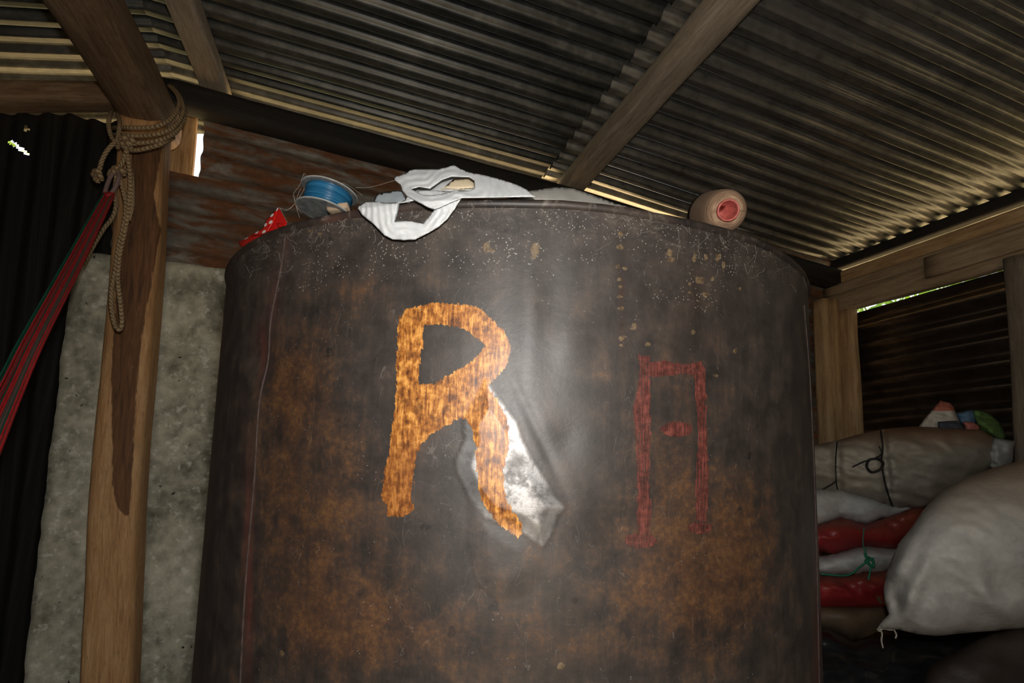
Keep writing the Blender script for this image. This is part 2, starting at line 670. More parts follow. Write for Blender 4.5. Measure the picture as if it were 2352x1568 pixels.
def roof_sheets():
    root = thing('ceiling', W(0.5, -1.4, 2.35), 'corrugated metal roof seen from below, resting on timber purlins', kind='structure')
    k = 0
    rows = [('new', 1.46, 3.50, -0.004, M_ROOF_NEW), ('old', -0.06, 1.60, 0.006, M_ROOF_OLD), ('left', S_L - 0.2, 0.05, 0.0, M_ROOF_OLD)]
    for nm, s0, s1, dz, mt in rows:
        q = 0.50
        while q > Q_F - 0.2:
            if nm == 'left':
                z0, z1 = 2.40 + 0.2 * s0 + PUR + 0.018, 2.40 + 0.2 * s1 + PUR + 0.018
            else:
                z0, z1 = zb(abs(s0)) + PUR + 0.013 + dz, zb(s1) + PUR + 0.013 + dz
            p0, p1 = W(s0, q, z0), W(s1, q, z1)
            L = np.linalg.norm(p1 - p0)
            al = (p1 - p0) / L
            nrm = np.cross(-B, al)
            nrm = nrm if nrm[2] > 0 else -nrm
            tl = 0.004 * ((k % 3) - 1)
            sh = corrugated(p0 + Z * (0.003 * (k % 2)), al + Z * tl * 0.3, -B, nrm, L, PITCH * 9.1, PITCH, 0.0115, 0.0,
                            nl=26, ns=16, wav=0.0018, seed=k * 1.37, box=1.3)
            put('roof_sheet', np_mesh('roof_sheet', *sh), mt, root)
            q -= PITCH * 8
            k += 1
    return root


roof_sheets()


# gable wall ---------------------------------------------------------------
wb = thing('wall_back', W(1.2, 0.05, 0), 'gable wall of rusty corrugated sheets above a low concrete wall', kind='structure')


def slab(s0, s1, q0, q1, z0, z1):
    """cast concrete wall with a rounded, uneven end"""
    ns_, nz_ = 90, 110
    P = np.zeros((nz_ + 1, ns_ + 1, 3))
    for i in range(nz_ + 1):
        for j in range(ns_ + 1):
            s = s0 + (s1 - s0) * j / ns_
            z = z0 + (z1 - z0) * i / nz_
            top = 0.0
            if s < s0 + 0.06:
                k = 1 - (s - s0) / 0.06
                top = 0.05 * k * k
            zz = z - top * (z - z0) / (z1 - z0) + (0.008 * nz((s * 9, 3, 0)) if i == nz_ else 0)
            ss = s + (0.008 * nz((zz * 7, 1, 0)) + 0.004 * nz((zz * 23, 1, 0)) if j == 0 else 0)
            d = 0.005 * nz((s * 5, zz * 5, 2)) + 0.0025 * nz((s * 22, zz * 22, 2))
            P[i, j] = W(ss, q0 + d, zz)
    V = P.reshape(-1, 3)
    FF = [tuple(r) for r in grid_mesh(P)]
    n = len(V)
    m = ns_ + 1
    back = []
    edge = [i * m for i in range(nz_ + 1)] + [nz_ * m + j for j in range(1, m)] + [i * m + ns_ for i in range(nz_ - 1, -1, -1)]
    for e in edge:
        back.append(V[e] + B * (q1 - q0))
    for k in range(len(edge) - 1):
        FF.append((edge[k], edge[k + 1], n + k + 1, n + k))
    FF.append(tuple(n + k for k in range(len(edge))))
    return np.concatenate([V, np.array(back)]), FF


cv, cf = slab(-0.245, 1.75, -0.012, 0.09, 0.0, 1.735)
put('concrete_wall', np_mesh('concrete_wall', cv, cf), M_CONC, wb, label='grey mottled concrete wall, rough and pitted')
# rusty sheets over the concrete, ribs running roughly level
dn = A * math.cos(0.075) - Z * math.sin(0.075)
for (s0, z0, wdt, ln, q, ph, sd) in [(-0.16, 1.70, 0.395, 1.75, 0.030, 0.3, 1.0), (0.088, 2.055, 0.36, 1.52, 0.045, 0.1, 2.0),
                                     (1.5, 1.58, 0.40, 1.62, 0.036, 0.3, 3.0), (1.55, 1.93, 0.36, 1.55, 0.05, 0.1, 4.0),
                                     (1.70, 0.0, 1.62, 1.36, 0.06, 0.2, 5.0)]:
    sh = corrugated(W(s0, q, z0), A if z0 == 0 else dn, Z, B, ln, wdt, 0.075, 0.009, ph, nl=40, ns=10, wav=0.003, seed=sd, edge=0.008)
    put('rusty_sheet', np_mesh('rusty_sheet', *sh), M_RUSTY, wb, label='rust-streaked corrugated sheet')
# blackened upright sheets on the other half of the gable, with holes torn in them
wl = thing('wall_left', W(-1.2, 0.05, 0), 'blackened upright corrugated sheets left of the timber post', kind='structure')
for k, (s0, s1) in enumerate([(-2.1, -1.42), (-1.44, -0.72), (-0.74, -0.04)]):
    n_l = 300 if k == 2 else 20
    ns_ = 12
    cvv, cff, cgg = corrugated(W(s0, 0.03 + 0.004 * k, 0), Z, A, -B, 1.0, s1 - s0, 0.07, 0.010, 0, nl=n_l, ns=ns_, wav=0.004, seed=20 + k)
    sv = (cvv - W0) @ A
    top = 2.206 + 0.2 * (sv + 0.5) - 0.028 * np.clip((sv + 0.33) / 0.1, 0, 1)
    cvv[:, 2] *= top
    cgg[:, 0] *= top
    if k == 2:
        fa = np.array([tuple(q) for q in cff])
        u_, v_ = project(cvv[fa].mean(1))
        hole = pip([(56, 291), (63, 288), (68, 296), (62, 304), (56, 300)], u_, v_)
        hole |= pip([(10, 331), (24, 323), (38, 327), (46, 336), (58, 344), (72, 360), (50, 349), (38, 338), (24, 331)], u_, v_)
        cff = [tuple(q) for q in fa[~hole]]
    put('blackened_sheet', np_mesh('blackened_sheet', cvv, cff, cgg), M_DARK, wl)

# eave wall on the right ----------------------------------------------------
wr = thing('wall_right', W(S_R, -1.5, 0), 'dark corrugated eave wall with level ribs behind the stacked sacks', kind='structure')
tilt = Z * -0.022
for (q0, ln, z0, z1, sd) in [(0.06, 1.25, 0.0, 1.835, 31.0), (-1.17, 0.75, 0.0, 1.85, 32.0), (-1.88, 0.32, 0.0, 1.62, 32.2), (-2.18, 1.05, 0.0, 1.85, 32.4)]:
    al = -B - tilt * (1 if sd == 31.0 else 0)
    sh = corrugated(W(S_R + 0.018 + 0.012 * (sd - 31), q0, z0), al, Z, -A, ln, z1 - z0, 0.0925, 0.021, 0.05, nl=30, ns=12, wav=0.003, seed=sd)
    put('wall_sheet', np_mesh('wall_sheet', *sh), M_WALLR, wr)
# the two walls behind the photographer, with an unseen doorway added to let daylight in
wf = thing('wall_front', W(0.5, Q_F, 0), 'blackened sheet wall behind the viewer with an added doorway that lets daylight in', kind='structure')
for (s0, s1, z0, z1) in [(S_L, 0.15, 0, 2.5), (1.05, S_R + 0.02, 0, 2.35), (0.15, 1.05, 1.95, 2.45)]:
    sh = corrugated(W(s0, Q_F, z0), Z, A, B, z1 - z0, s1 - s0, 0.07, 0.01, nl=6, ns=8, seed=40 + s0)
    put('wall_sheet', np_mesh('wall_sheet', *sh), M_DARK, wf)
ws = thing('wall_side', W(S_L, -1.5, 0), 'blackened sheet wall of the far eave', kind='structure')
sh = corrugated(W(S_L, 0.05, 0), Z, -B, A, 2.08, 3.28, 0.07, 0.01, nl=6, ns=8, seed=44)
put('wall_sheet', np_mesh('wall_sheet', *sh), M_DARK, ws)

# ------------------------------------------------------------------ timber frame
stain_poly = [(303, 345), (372, 338), (362, 400), (352, 445), (370, 530), (356, 600), (346, 660), (327, 760), (314, 900), (305, 1040),
              (298, 1192), (272, 1170), (260, 1130), (256, 910), (260, 755), (270, 640), (285, 560), (300, 470)]


def post(name, p0, p1, w, h, mat, label, catg, stain=None, up=None, **kw):
    v_, f_, g_ = beam(p0, p1, w, h, up=B if up is None else up, **kw)
    at_ = None
    if stain is not None:
        u_, w_ = project(v_)
        at_ = {'stain': np.clip(0.5 + sdf(stain, u_, w_) / 24.0, 0, 1)}
    return put(name, np_mesh(name, v_, f_, g_, at_), mat, label=label, cat_=catg)


post('timber_post', W(0.035, -0.135, 0), W(-0.045, -0.105, 2.17), 0.135, 0.115, M_POST,
     'squared timber post with dark reddish bark stain, rope tied round its top', 'post', stain=stain_poly, nl=110, nc=12, wob=0.006, power=5)
post('ridge_beam', W(-0.05, 0.02, 2.232), W(-0.05, -3.15, 2.25), 0.152, 0.155, M_BEAM,
     'thick weathered brown beam resting on the roped timber post', 'beam', up=Z, nl=40, nc=8, wob=0.006, power=3.4, seed=3.3)
post('roof_purlin', W(0.118, 0.40, zb(0.1) + PUR / 2), W(0.118, -3.1, zb(0.1) + PUR / 2), 0.085, PUR, M_PURLIN,
     'narrow purlin under the roof right beside the thick ridge beam', 'purlin', up=Z, nl=30, seed=4.1)
post('roof_purlin', W(1.565, 0.34, zb(1.56) + PUR / 2), W(1.565, -3.1, zb(1.56) + PUR / 2), 0.10, PUR, M_PURLIN,
     'purlin crossing the middle of the roof where metal sheets overlap', 'purlin', up=Z, nl=30, seed=5.7)
post('roof_purlin', W(3.10, 0.36, 2.128), W(3.10, -3.1, 2.128), 0.05, 0.055, M_CHAR,
     'black purlin under the roof edge above the eave wall boards', 'purlin', up=Z, nl=30, seed=6.2)
bp = [W(s, -0.005, zb(s) - 0.045) for s in (-0.06, 0.75, 1.56, 3.05)]
for i_, (pa, pb) in enumerate([(W(-0.07, -0.005, zb(0) - 0.043), W(3.06, -0.005, zb(3.06) - 0.05))]):
    v_, f_, g_ = beam(pa, pb, 0.095, 0.088, up=Z, nl=40, wob=0.0, seed=7.7)
    s_ = (v_ - W0) @ A
    lin = (zb(0) - 0.043) + (s_ + 0.07) / 3.13 * ((zb(3.06) - 0.05) - (zb(0) - 0.043))
    v_[:, 2] += np.array([zb(max(s, 0)) for s in s_]) - 0.045 - lin
    put('gable_beam', np_mesh('gable_beam', v_, f_, g_), M_CHAR, label='blackened beam following the roof slope over the rusty sheets', cat_='beam')
post('gable_beam', W(-2.15, -0.052, 1.845), W(-0.10, -0.052, 2.296), 0.085, 0.075, M_BEAM,
     'brown beam sloping down from the post above the blackened upright sheets', 'beam', up=Z, nl=30, seed=8.8)
post('corner_post', W(2.93, -0.045, 0), W(2.93, -0.045, 1.90), 0.105, 0.075, M_STUD,
     'pale grained timber post in the corner behind the tank', 'post', nl=40, nc=8, seed=9.1, power=8)
post('corner_post', W(3.010, -0.10, 0), W(3.010, -0.10, 1.848), 0.045, 0.085, M_STUD,
     'darker orange-brown timber nailed beside the pale corner post', 'post', nl=40, nc=8, seed=10.4, power=8)
post('wall_stud', W(3.0, -0.80, 0), W(2.98, -0.835, 1.86), 0.075, 0.075, M_GREYPOST,
     'rough grey-brown stud against the eave wall right of the sacks', 'post', nl=40, nc=8, wob=0.006, seed=11.9, power=3.0)
post('plate_board', W(3.025, 0.045, 1.897), W(3.025, -3.1, 1.90), 0.05, 0.10, M_PLATE,
     'long weathered board along the top of the eave wall', 'board', up=Z, nl=40, seed=12.3, power=10)
post('plate_board', W(3.035, 0.045, 1.974), W(3.035, -3.1, 1.975), 0.045, 0.052, M_PLATE,
     'narrow board lying on top of the long eave wall board', 'board', up=Z, nl=40, seed=13.3, power=10)
post('plate_board', W(2.99, -0.50, 1.93), W(2.99, -3.0, 1.935), 0.022, 0.085, M_PLATE,
     'short thicker board nailed on the face of the eave wall boards', 'board', up=Z, nl=30, seed=14.3, power=10)
post('fascia_board', W(3.045, 0.045, 2.030), W(3.045, -3.1, 2.034), 0.04, 0.062, M_FRESH,
     'thin orange-brown board in the gap below the roof edge', 'board', up=Z, nl=30, seed=15.3, power=10)
post('outer_board', W(0.0, 0.13, 1.75), W(-0.012, 0.13, 2.37), 0.095, 0.025, M_FRESH,
     'sunlit orange board showing through the notch beside the post', 'board', nl=20, seed=16.3, power=10)


# foliage outside the eave wall and behind the gable
def leaves(n, smin, smax, qmin, qmax, zmin, zmax, size, seed):
    r = np.random.default_rng(seed)
    V, FF = [], []
    for i in range(n):
        c = W(r.uniform(smin, smax), r.uniform(qmin, qmax), r.uniform(zmin, zmax))
        d = r.normal(size=3)
        d /= np.linalg.norm(d)
        e = np.cross(d, r.normal(size=3))
        e /= np.linalg.norm(e)
        L_, w_ = size * r.uniform(0.6, 1.3), size * 0.22
        k = len(V)
        nrm = np.cross(d, e)
        V += [c - d * L_ / 2, c + e * w_ + nrm * w_ * 0.3, c + d * L_ / 2, c - e * w_ + nrm * w_ * 0.3]
        FF += [(k, k + 1, k + 2), (k, k + 2, k + 3)]
    return np.array(V), FF


lv, lf = leaves(9000, 7.6, 9.0, -6.0, 5.0, 0.0, 4.6, 0.2, 3)
put('hedge_foliage', np_mesh('hedge_foliage', lv, lf, smooth=False), M_LEAF, kind='stuff', label='bright green leaves of the hedge outside the eave wall', cat_='foliage')
lv, lf = leaves(4200, -5.4, 1.2, 4.2, 5.4, 0.0, 4.2, 0.2, 4)
put('hedge_foliage', np_mesh('hedge_foliage', lv, lf, smooth=False), M_LEAF, kind='stuff', label='bright green leaves behind the blackened gable sheets', cat_='foliage')

# unseen tin reflectors in the yard, added for sun glints under the roof
for c_, d_, lb in [((5.65, 3.1, 0), (-0.98, -0.2, 0), 'unseen tin reflector added in the yard outside the eave wall'), ((-1.18, 7.1, 0), (0.27, -0.96, 0), 'unseen tin reflector added in the yard behind the gable wall')]:
    c_, d_ = np.array(c_, float), np.array(d_, float)
    sd_ = np.array([-d_[1], d_[0], 0])
    upv = Z * 0.94 - d_ * -0.34
    nv = np.cross(sd_, upv)
    sh = corrugated(c_ - d_ * 0.45 - sd_ * 0.4, upv, sd_, nv, 0.95, 0.8, PITCH, 0.009, nl=4, ns=8, seed=60)
    put('tin_reflector', np_mesh('tin_reflector', *sh), M_ROOF_NEW, label=lb, cat_='tin sheet')

# ------------------------------------------------------------------ the tank
TX, TY, TR, TZ = 0.005, 1.245, 0.600, 1.413
RS, RO_ = 550 / 1106.0, (800, 620)
C7 = lambda pts: crop(pts, 800, 620, 550 / 1106.0)
C8 = lambda pts: crop(pts, 1350, 720, 550 / 1017.0)
PATCH = C7([(640, 520), (700, 600), (770, 700), (800, 790), (850, 880), (900, 960), (945, 1040), (992, 1100), (960, 1130), (940, 1200),
            (900, 1270), (850, 1240), (790, 1190), (640, 1140), (560, 1040), (510, 930), (505, 880), (545, 790), (540, 700), (600, 600)])
PATCH2 = C7([(560, 1060), (700, 1150), (850, 1240), (885, 1330), (880, 1420), (820, 1490), (700, 1520), (600, 1460), (560, 1300)])
LOBE1 = [(560, 905), (575, 850), (600, 835), (618, 860), (625, 905), (600, 985), (580, 1020), (566, 990)]


def dent(u, v):
    """how far the plate is pushed out (+) or in (-), metres, in the photo's pixels"""
    d = np.zeros_like(u)
    s1 = sdf(PATCH, u, v)
    d += 0.0032 * np.clip(s1 / 42.0 + 0.25, 0, 1) ** 1.3
    s2 = sdf(PATCH2, u, v)
    d += 0.0016 * np.clip(s2 / 50.0 + 0.15, 0, 1)
    cx = 1068 + (v - 800) * 0.46        # crease running down the right of the blistered patch
    d -= 0.0012 * np.exp(-((u - cx - 78) / 15.0) ** 2) * np.exp(-((v - 1000) / 150.0) ** 2)
    for (x, y, sx, sy, a_) in [(600, 820, 30, 60, -0.006), (575, 930, 36, 110, 0.004), (760, 860, 90, 120, 0.003), (1300, 1010, 40, 50, -0.002),
                               (1420, 1240, 90, 80, -0.004), (1560, 1430, 60, 110, 0.004), (1300, 780, 60, 70, 0.002), (850, 1330, 70, 120, -0.003),
                               (1215, 720, 26, 150, 0.0015), (1272, 700, 30, 160, -0.0014), (660, 1150, 60, 140, -0.003), (1700, 1100, 70, 200, 0.003)]:
        d += a_ * np.exp(-((u - x) / sx) ** 2 - ((v - y) / sy) ** 2)
    return d


def tank_point(phi, z, off=0.0):
    phi, z = np.asarray(phi, float), np.asarray(z, float)
    base = np.stack([TX + TR * np.sin(phi), TY - TR * np.cos(phi), z], -1)
    u, v = project(base)
    fr = np.clip((np.cos(phi) - 0.15) / 0.3, 0, 1)
    low = 0.004 * np.sin(phi * 3.1 + 0.4) * np.sin(z * 4.0 + 1) * np.clip((TZ - z) / 0.2, 0, 1)
    r = TR + off + (dent(u, v) * fr + low * 0.6)
    return np.stack([TX + r * np.sin(phi), TY - r * np.cos(phi), z], -1), u, v


def blobs(u, v, lst):
    d = np.zeros_like(u)
    for (x, y, sx, sy, a_) in lst:
        d += a_ * np.exp(-((u - x) / sx) ** 2 - ((v - y) / sy) ** 2)
    return d


SPOTS = [(1117, 568, 7, 11), (1128, 575, 10, 5), (1230, 572, 11, 12), (1226, 588, 8, 6), (1426, 537, 6, 8), (1425, 567, 8, 6), (1420, 611, 7, 5),
         (1434, 617, 6, 5), (1422, 640, 4, 5), (1424, 657, 5, 4), (1424, 681, 6, 4), (1427, 707, 7, 5), (1456, 750, 6, 8), (1430, 776, 7, 6),
         (1428, 793, 5, 4), (1538, 580, 8, 8), (1542, 595, 8, 6), (1595, 592, 5, 9), (1622, 591, 5, 6), (1650, 590, 6, 9), (1661, 610, 4, 10),
         (1606, 643, 11, 8), (1621, 677, 7, 7), (1584, 652, 4, 4), (1585, 671, 5, 3), (1542, 661, 3, 4), (1636, 640, 4, 5), (1698, 664, 4, 5),
         (1592, 763, 4, 6), (1688, 806, 4, 6), (650, 1500, 5, 8), (1288, 1530, 8, 8), (1645, 862, 6, 4), (1490, 790, 8, 4), (712, 530, 6, 4),
         (735, 536, 6, 4), (817, 500, 6, 4)]
_ph = np.unique(np.concatenate([np.linspace(-1.32, 1.32, 640), np.linspace(1.32, 2 * math.pi - 1.32, 60)]))
_zz = np.unique(np.concatenate([np.linspace(0.0, 0.66, 12), np.linspace(0.66, TZ - 0.009, 320)]))
PHg, ZZg = np.meshgrid(_ph, _zz)
TV, TU_, TV_ = tank_point(PHg, ZZg)
fronts = np.cos(PHg) > 0.3
rust = blobs(TU_, TV_, [(690, 880, 90, 110, 0.9), (740, 1250, 170, 260, 0.75), (850, 1450, 220, 120, 0.7), (1560, 1330, 170, 190, 0.95), (1520, 1050, 90, 160, 0.5),
                        (1700, 1250, 110, 260, 0.6), (640, 1050, 60, 200, 0.45), (1620, 850, 60, 120, 0.3), (860, 660, 120, 50, 0.25), (1300, 1500, 200, 80, 0.35), (1130, 1480, 160, 90, 0.4), (1250, 1300, 200, 140, 0.3), (800, 1050, 80, 140, 0.3), (760, 720, 120, 90, 0.35), (1400, 900, 120, 120, 0.2)])
dust = np.clip((760 - TV_) / 260.0, 0, 1) * 0.8 + 0.12 + blobs(TU_, TV_, [(850, 560, 260, 60, 0.25), (1700, 590, 120, 60, 0.35), (1600, 700, 90, 50, 0.25)])
rimd = np.clip(1 - (TZ - 0.009 - ZZg) / 0.05, 0, 1)
film = 0.45 + 0.35 * np.clip((720 - TV_) / 200.0, 0, 1)          # even grey soot film, thicker towards the rim
shine = np.clip(0.5 + sdf(PATCH, TU_, TV_) / 11.0, 0, 1) * (1 - blobs(TU_, TV_, [(1187, 1062, 22, 26, 0.75), (1070, 1050, 10, 24, 0.4), (1250, 1180, 18, 14, 0.6)]))   # bare metal where the coating is gone
spot = np.zeros_like(TU_)
for (x, y, rx, ry) in SPOTS:
    spot = np.maximum(spot, np.clip(1.6 - np.hypot((TU_ - x) / rx, (TV_ - y) / ry), 0, 1))
redd = blobs(TU_, TV_, [(600 - 0, 800, 14, 60, 0.5), (575, 1350, 12, 260, 0.6), (655, 560, 10, 40, 0.4), (630, 690, 14, 80, 0.3), (1878, 1400, 8, 260, 0.7)])
drip = blobs(TU_, TV_, [(1428, 680, 9, 130, 0.8), (1560, 900, 60, 160, 0.2), (1600, 680, 14, 60, 0.4)])
msk = fronts.astype(float)
ats = {k: np.clip(a_ * msk, 0, 2).ravel() for k, a_ in dict(rust=rust, dust=dust, film=film, shine=shine, spot=spot, redd=redd, drip=drip).items()}
ats['rim'] = rimd.ravel()


def tank_mat():
    g = G('sooty_tank_steel')
    c = g.co()
    big = g.noise(c, 5.0, 6, 0.6, 0.3)
    mid = g.noise(c, 22.0, 7, 0.65, 0.2)
    fine = g.noise(c, 130.0, 4, 0.7)
    runs = g.noise(g.co((26, 2.2, 26)), 2.0, 6, 0.65, 0.2)
    base = g.ramp(g.math('ADD', g.math('MULTIPLY', mid, 0.6), g.math('MULTIPLY', runs, 0.4)),
                  [(0.32, (0.010, 0.0072, 0.0058)), (0.5, (0.027, 0.0195, 0.0155)), (0.68, (0.062, 0.044, 0.034))])
    # grey film
    fl_ = g.math('MULTIPLY', g.attr('film'), g.math('ADD', g.math('MULTIPLY', big, 0.9), g.math('MULTIPLY', runs, 0.5)))
    base = g.mix(g.math('MULTIPLY', fl_, 0.75, True), base, g.ramp(mid, [(0.3, (0.030, 0.026, 0.0245)), (0.7, (0.105, 0.089, 0.077))]))
    # rust
    rn = g.math('ADD', g.math('MULTIPLY', mid, 0.55), g.math('ADD', g.math('MULTIPLY', runs, 0.35), g.math('MULTIPLY', fine, 0.2)))
    rm = g.math('MULTIPLY', g.step(g.math('ADD', rn, g.math('MULTIPLY', g.attr('rust'), 0.27)), 0.60, 0.88), 0.85)
    rcol = g.ramp(g.math('ADD', g.math('MULTIPLY', fine, 0.5), g.math('MULTIPLY', mid, 0.5)),
                  [(0.3, (0.020, 0.0075, 0.003)), (0.5, (0.066, 0.026, 0.008)), (0.68, (0.15, 0.066, 0.016))])
    base = g.mix(rm, base, rcol)
    # primer red along the seams and dark drips
    base = g.mix(g.math('MULTIPLY', g.attr('redd'), g.step(runs, 0.3, 0.6)), base, (0.13, 0.035, 0.025))
    base = g.mix(g.math('MULTIPLY', g.attr('drip'), g.step(mid, 0.35, 0.6)), base, (0.03, 0.012, 0.007))
    # bare blistered plate
    sh = g.math('MULTIPLY', g.attr('shine'), g.math('ADD', 0.35, g.step(g.math('ADD', g.math('MULTIPLY', mid, 0.6), g.math('MULTIPLY', fine, 0.4)), 0.36, 0.62)), True)
    base = g.mix(g.math('MULTIPLY', sh, 0.8), base, g.ramp(mid, [(0.35, (0.22, 0.217, 0.213)), (0.7, (0.40, 0.395, 0.39))]))
    # dark pits
    pit = g.step(g.noise(c, 34, 2, 0.4), 0.70, 0.76)
    base = g.mix(g.math('MULTIPLY', pit, 0.6), base, (0.008, 0.006, 0.005))
    # tan droppings
    sp = g.step(g.math('ADD', g.attr('spot'), g.math('MULTIPLY', g.math('SUBTRACT', g.noise(c, 150, 4), 0.5), 2.2)), 0.42, 0.85)
    base = g.mix(g.math('MULTIPLY', sp, 0.75), base, g.ramp(fine, [(0.35, (0.07, 0.04, 0.016)), (0.65, (0.24, 0.17, 0.09))]))
    # white specks and dusty web, thickest towards the rim
    du = g.attr('dust')
    vd = g.voro(c, 230)
    dens = g.noise(c, 17, 5, 0.7, 0.5)
    sk = g.math('MULTIPLY', g.step(vd, 0.26, 0.12), g.step(g.math('ADD', dens, g.math('MULTIPLY', du, 0.24)), 0.64, 0.74))
    vd2 = g.voro(c, 120)
    sk2 = g.math('MULTIPLY', g.step(vd2, 0.085, 0.05), g.step(g.math('ADD', g.noise(c, 9, 4), g.math('MULTIPLY', du, 0.12)), 0.55, 0.63))
    sk = g.math('MAXIMUM', sk, sk2)
    base = g.mix(g.math('MULTIPLY', sk, 0.6), base, (0.40, 0.37, 0.33))
    web = g.math('MULTIPLY', g.step(g.noise(g.co((1, 1.6, 1)), 48, 7, 0.75, 1.2), 0.5, 0.8), g.math('MULTIPLY', g.attr('rim'), 0.55))
    base = g.mix(web, base, (0.34, 0.29, 0.24))
    # hairline scratches
    sc = g.step(g.math('ABSOLUTE', g.math('SUBTRACT', g.noise(g.co((9, 3, 9)), 3.0, 2, 0.4, 2.2), 0.5)), 0.0028, 0.0006)
    base = g.mix(g.math('MULTIPLY', sc, 0.14), base, (0.4, 0.36, 0.32))
    ro = g.math('ADD', 0.45, g.math('ADD', g.math('MULTIPLY', fine, 0.10), g.math('MULTIPLY', rm, 0.16)))
    ro = g.math('SUBTRACT', ro, g.math('MULTIPLY', g.math('MAXIMUM', sh, g.math('MULTIPLY', fl_, 0.35)), 0.08))
    met = g.math('MULTIPLY', sh, 0.85)
    hb = g.math('ADD', g.math('MULTIPLY', fine, 0.5), g.math('ADD', g.math('MULTIPLY', mid, 1.0), g.math('MULTIPLY', sp, 0.6)))
    return g.done(base, ro, met, g.bump(hb, 0.22, 0.0015), Specular_IOR_Level=0.62)


M_TANK = tank_mat()
tank = thing('metal_tank', (TX, TY, 0), 'large round soot-blackened rusty metal tank painted with an orange R', 'tank')
gco = np.stack([PHg * TR, ZZg, 0 * PHg], -1).reshape(-1, 3)
Vt = TV.reshape(-1, 3)
Ft = grid_mesh(TV)
mp = len(_ph)
me = np_mesh('tank_body', Vt, Ft.tolist(), gco, ats)
put('tank_body', me, M_TANK, tank)


def lathe(prof, n=160, cx=TX, cy=TY, cap=False):
    """profile of (r, z) spun about the tank axis"""
    an = np.linspace(0, 2 * math.pi, n, endpoint=False) + math.pi / 2
    V = np.array([[cx + r * math.cos(a_), cy + r * math.sin(a_), z] for (r, z) in prof for a_ in an])
    FF = []
    for i in range(len(prof) - 1):
        for j in range(n):
            j2 = (j + 1) % n
            FF.append((i * n + j, i * n + j2, (i + 1) * n + j2, (i + 1) * n + j))
    if cap:
        FF.append(tuple((len(prof) - 1) * n + j for j in range(n)))
    g_ = np.array([[math.atan2(p[0] - cx, -(p[1] - cy)) * TR, p[2], 0] for p in V])
    return V, FF, g_


def rim_mat():
    g = G('dusty_rim')
    c = g.co()
    n = g.noise(c, 40, 7, 0.7, 0.8)
    col = g.ramp(g.noise(c, 14, 6, 0.7), [(0.35, (0.014, 0.011, 0.010)), (0.65, (0.05, 0.036, 0.028))])
    col = g.mix(g.math('MULTIPLY', g.step(n, 0.52, 0.78), 0.55), col, (0.30, 0.26, 0.22))
    col = g.mix(g.math('MULTIPLY', g.step(g.noise(c, 7, 4), 0.55, 0.7), 0.5), col, (0.11, 0.045, 0.035))
    return g.done(col, 0.5, normal=g.bump(n, 0.3, 0.001))


M_RIM = rim_mat()
rp = [(TR + 0.0, TZ - 0.011), (TR + 0.003, TZ - 0.009), (TR + 0.0042, TZ - 0.005), (TR + 0.003, TZ - 0.001), (TR - 0.001, TZ + 0.001), (TR - 0.006, TZ - 0.001),
      (TR - 0.010, TZ - 0.006)]
v_, f_, g_ = lathe(rp, 220)
for i_ in range(len(v_)):
    a_ = g_[i_][0] / TR
    v_[i_][2] += 0.0025 * nz((a_ * 4, 1, 0)) + 0.001 * nz((a_ * 19, 2, 0))
put('rim_bead', np_mesh('rim_bead', v_, f_, g_), M_RIM, tank, label='rolled dusty rim')
v_, f_, g_ = lathe([(TR - 0.010, TZ - 0.006), (TR - 0.06, TZ - 0.004), (0.3, TZ), (0.05, TZ + 0.002)], 120, cap=True)
put('tank_top', np_mesh('tank_top', v_, f_, g_), M_RIM, tank)


def tank_uv(u, v):
    """photo pixel -> (phi, z) on the tank's front"""
    d = np.stack([f0[k] + (u - PX) / F * cr[k] + (PY - v) / F * cu[k] for k in range(3)], -1)
    ox, oy = CAM[0] - TX, CAM[1] - TY
    qa = d[..., 0] ** 2 + d[..., 1] ** 2
    qb = 2 * (ox * d[..., 0] + oy * d[..., 1])
    qc = ox ** 2 + oy ** 2 - TR ** 2
    disc = np.maximum(qb ** 2 - 4 * qa * qc, 0)
    t = (-qb - np.sqrt(disc)) / (2 * qa)
    P = CAM + d * t[..., None]
    return np.arctan2(P[..., 0] - TX, -(P[..., 1] - TY)), P[..., 2]


def seam(name, line, w, label):
    L_ = spline([np.array([x, y, 0.0]) for x, y in line], 14)
    us = np.array([p[0] for p in L_])
    vs = np.array([p[1] for p in L_])
    ph, z = tank_uv(us, vs)
    P, _, _ = tank_point(ph, z, 0.0005)
    v_, f_, g_ = tube(P, w, 8)
    g_ = np.stack([np.repeat(ph, 8) * TR, np.repeat(z, 8), g_[:, 2]], -1)
    put(name, np_mesh(name, v_, f_, g_), M_SEAM, tank, label=label)


M_SEAM = plain('seam_steel', (0.05, 0.03, 0.024), 0.85, 0.6, 60, bump=0.4, bs=90)
seam('welded_seam', [(656, 541), (645, 620), (622, 740), (606, 880), (592, 1050), (577, 1230), (566, 1380), (556, 1568), (548, 1720)], 0.0015, 'raised welded seam')
seam('welded_seam', [(1846, 700), (1858, 850), (1867, 1050), (1874, 1280), (1879, 1500), (1882, 1640)], 0.0013, 'raised welded seam')


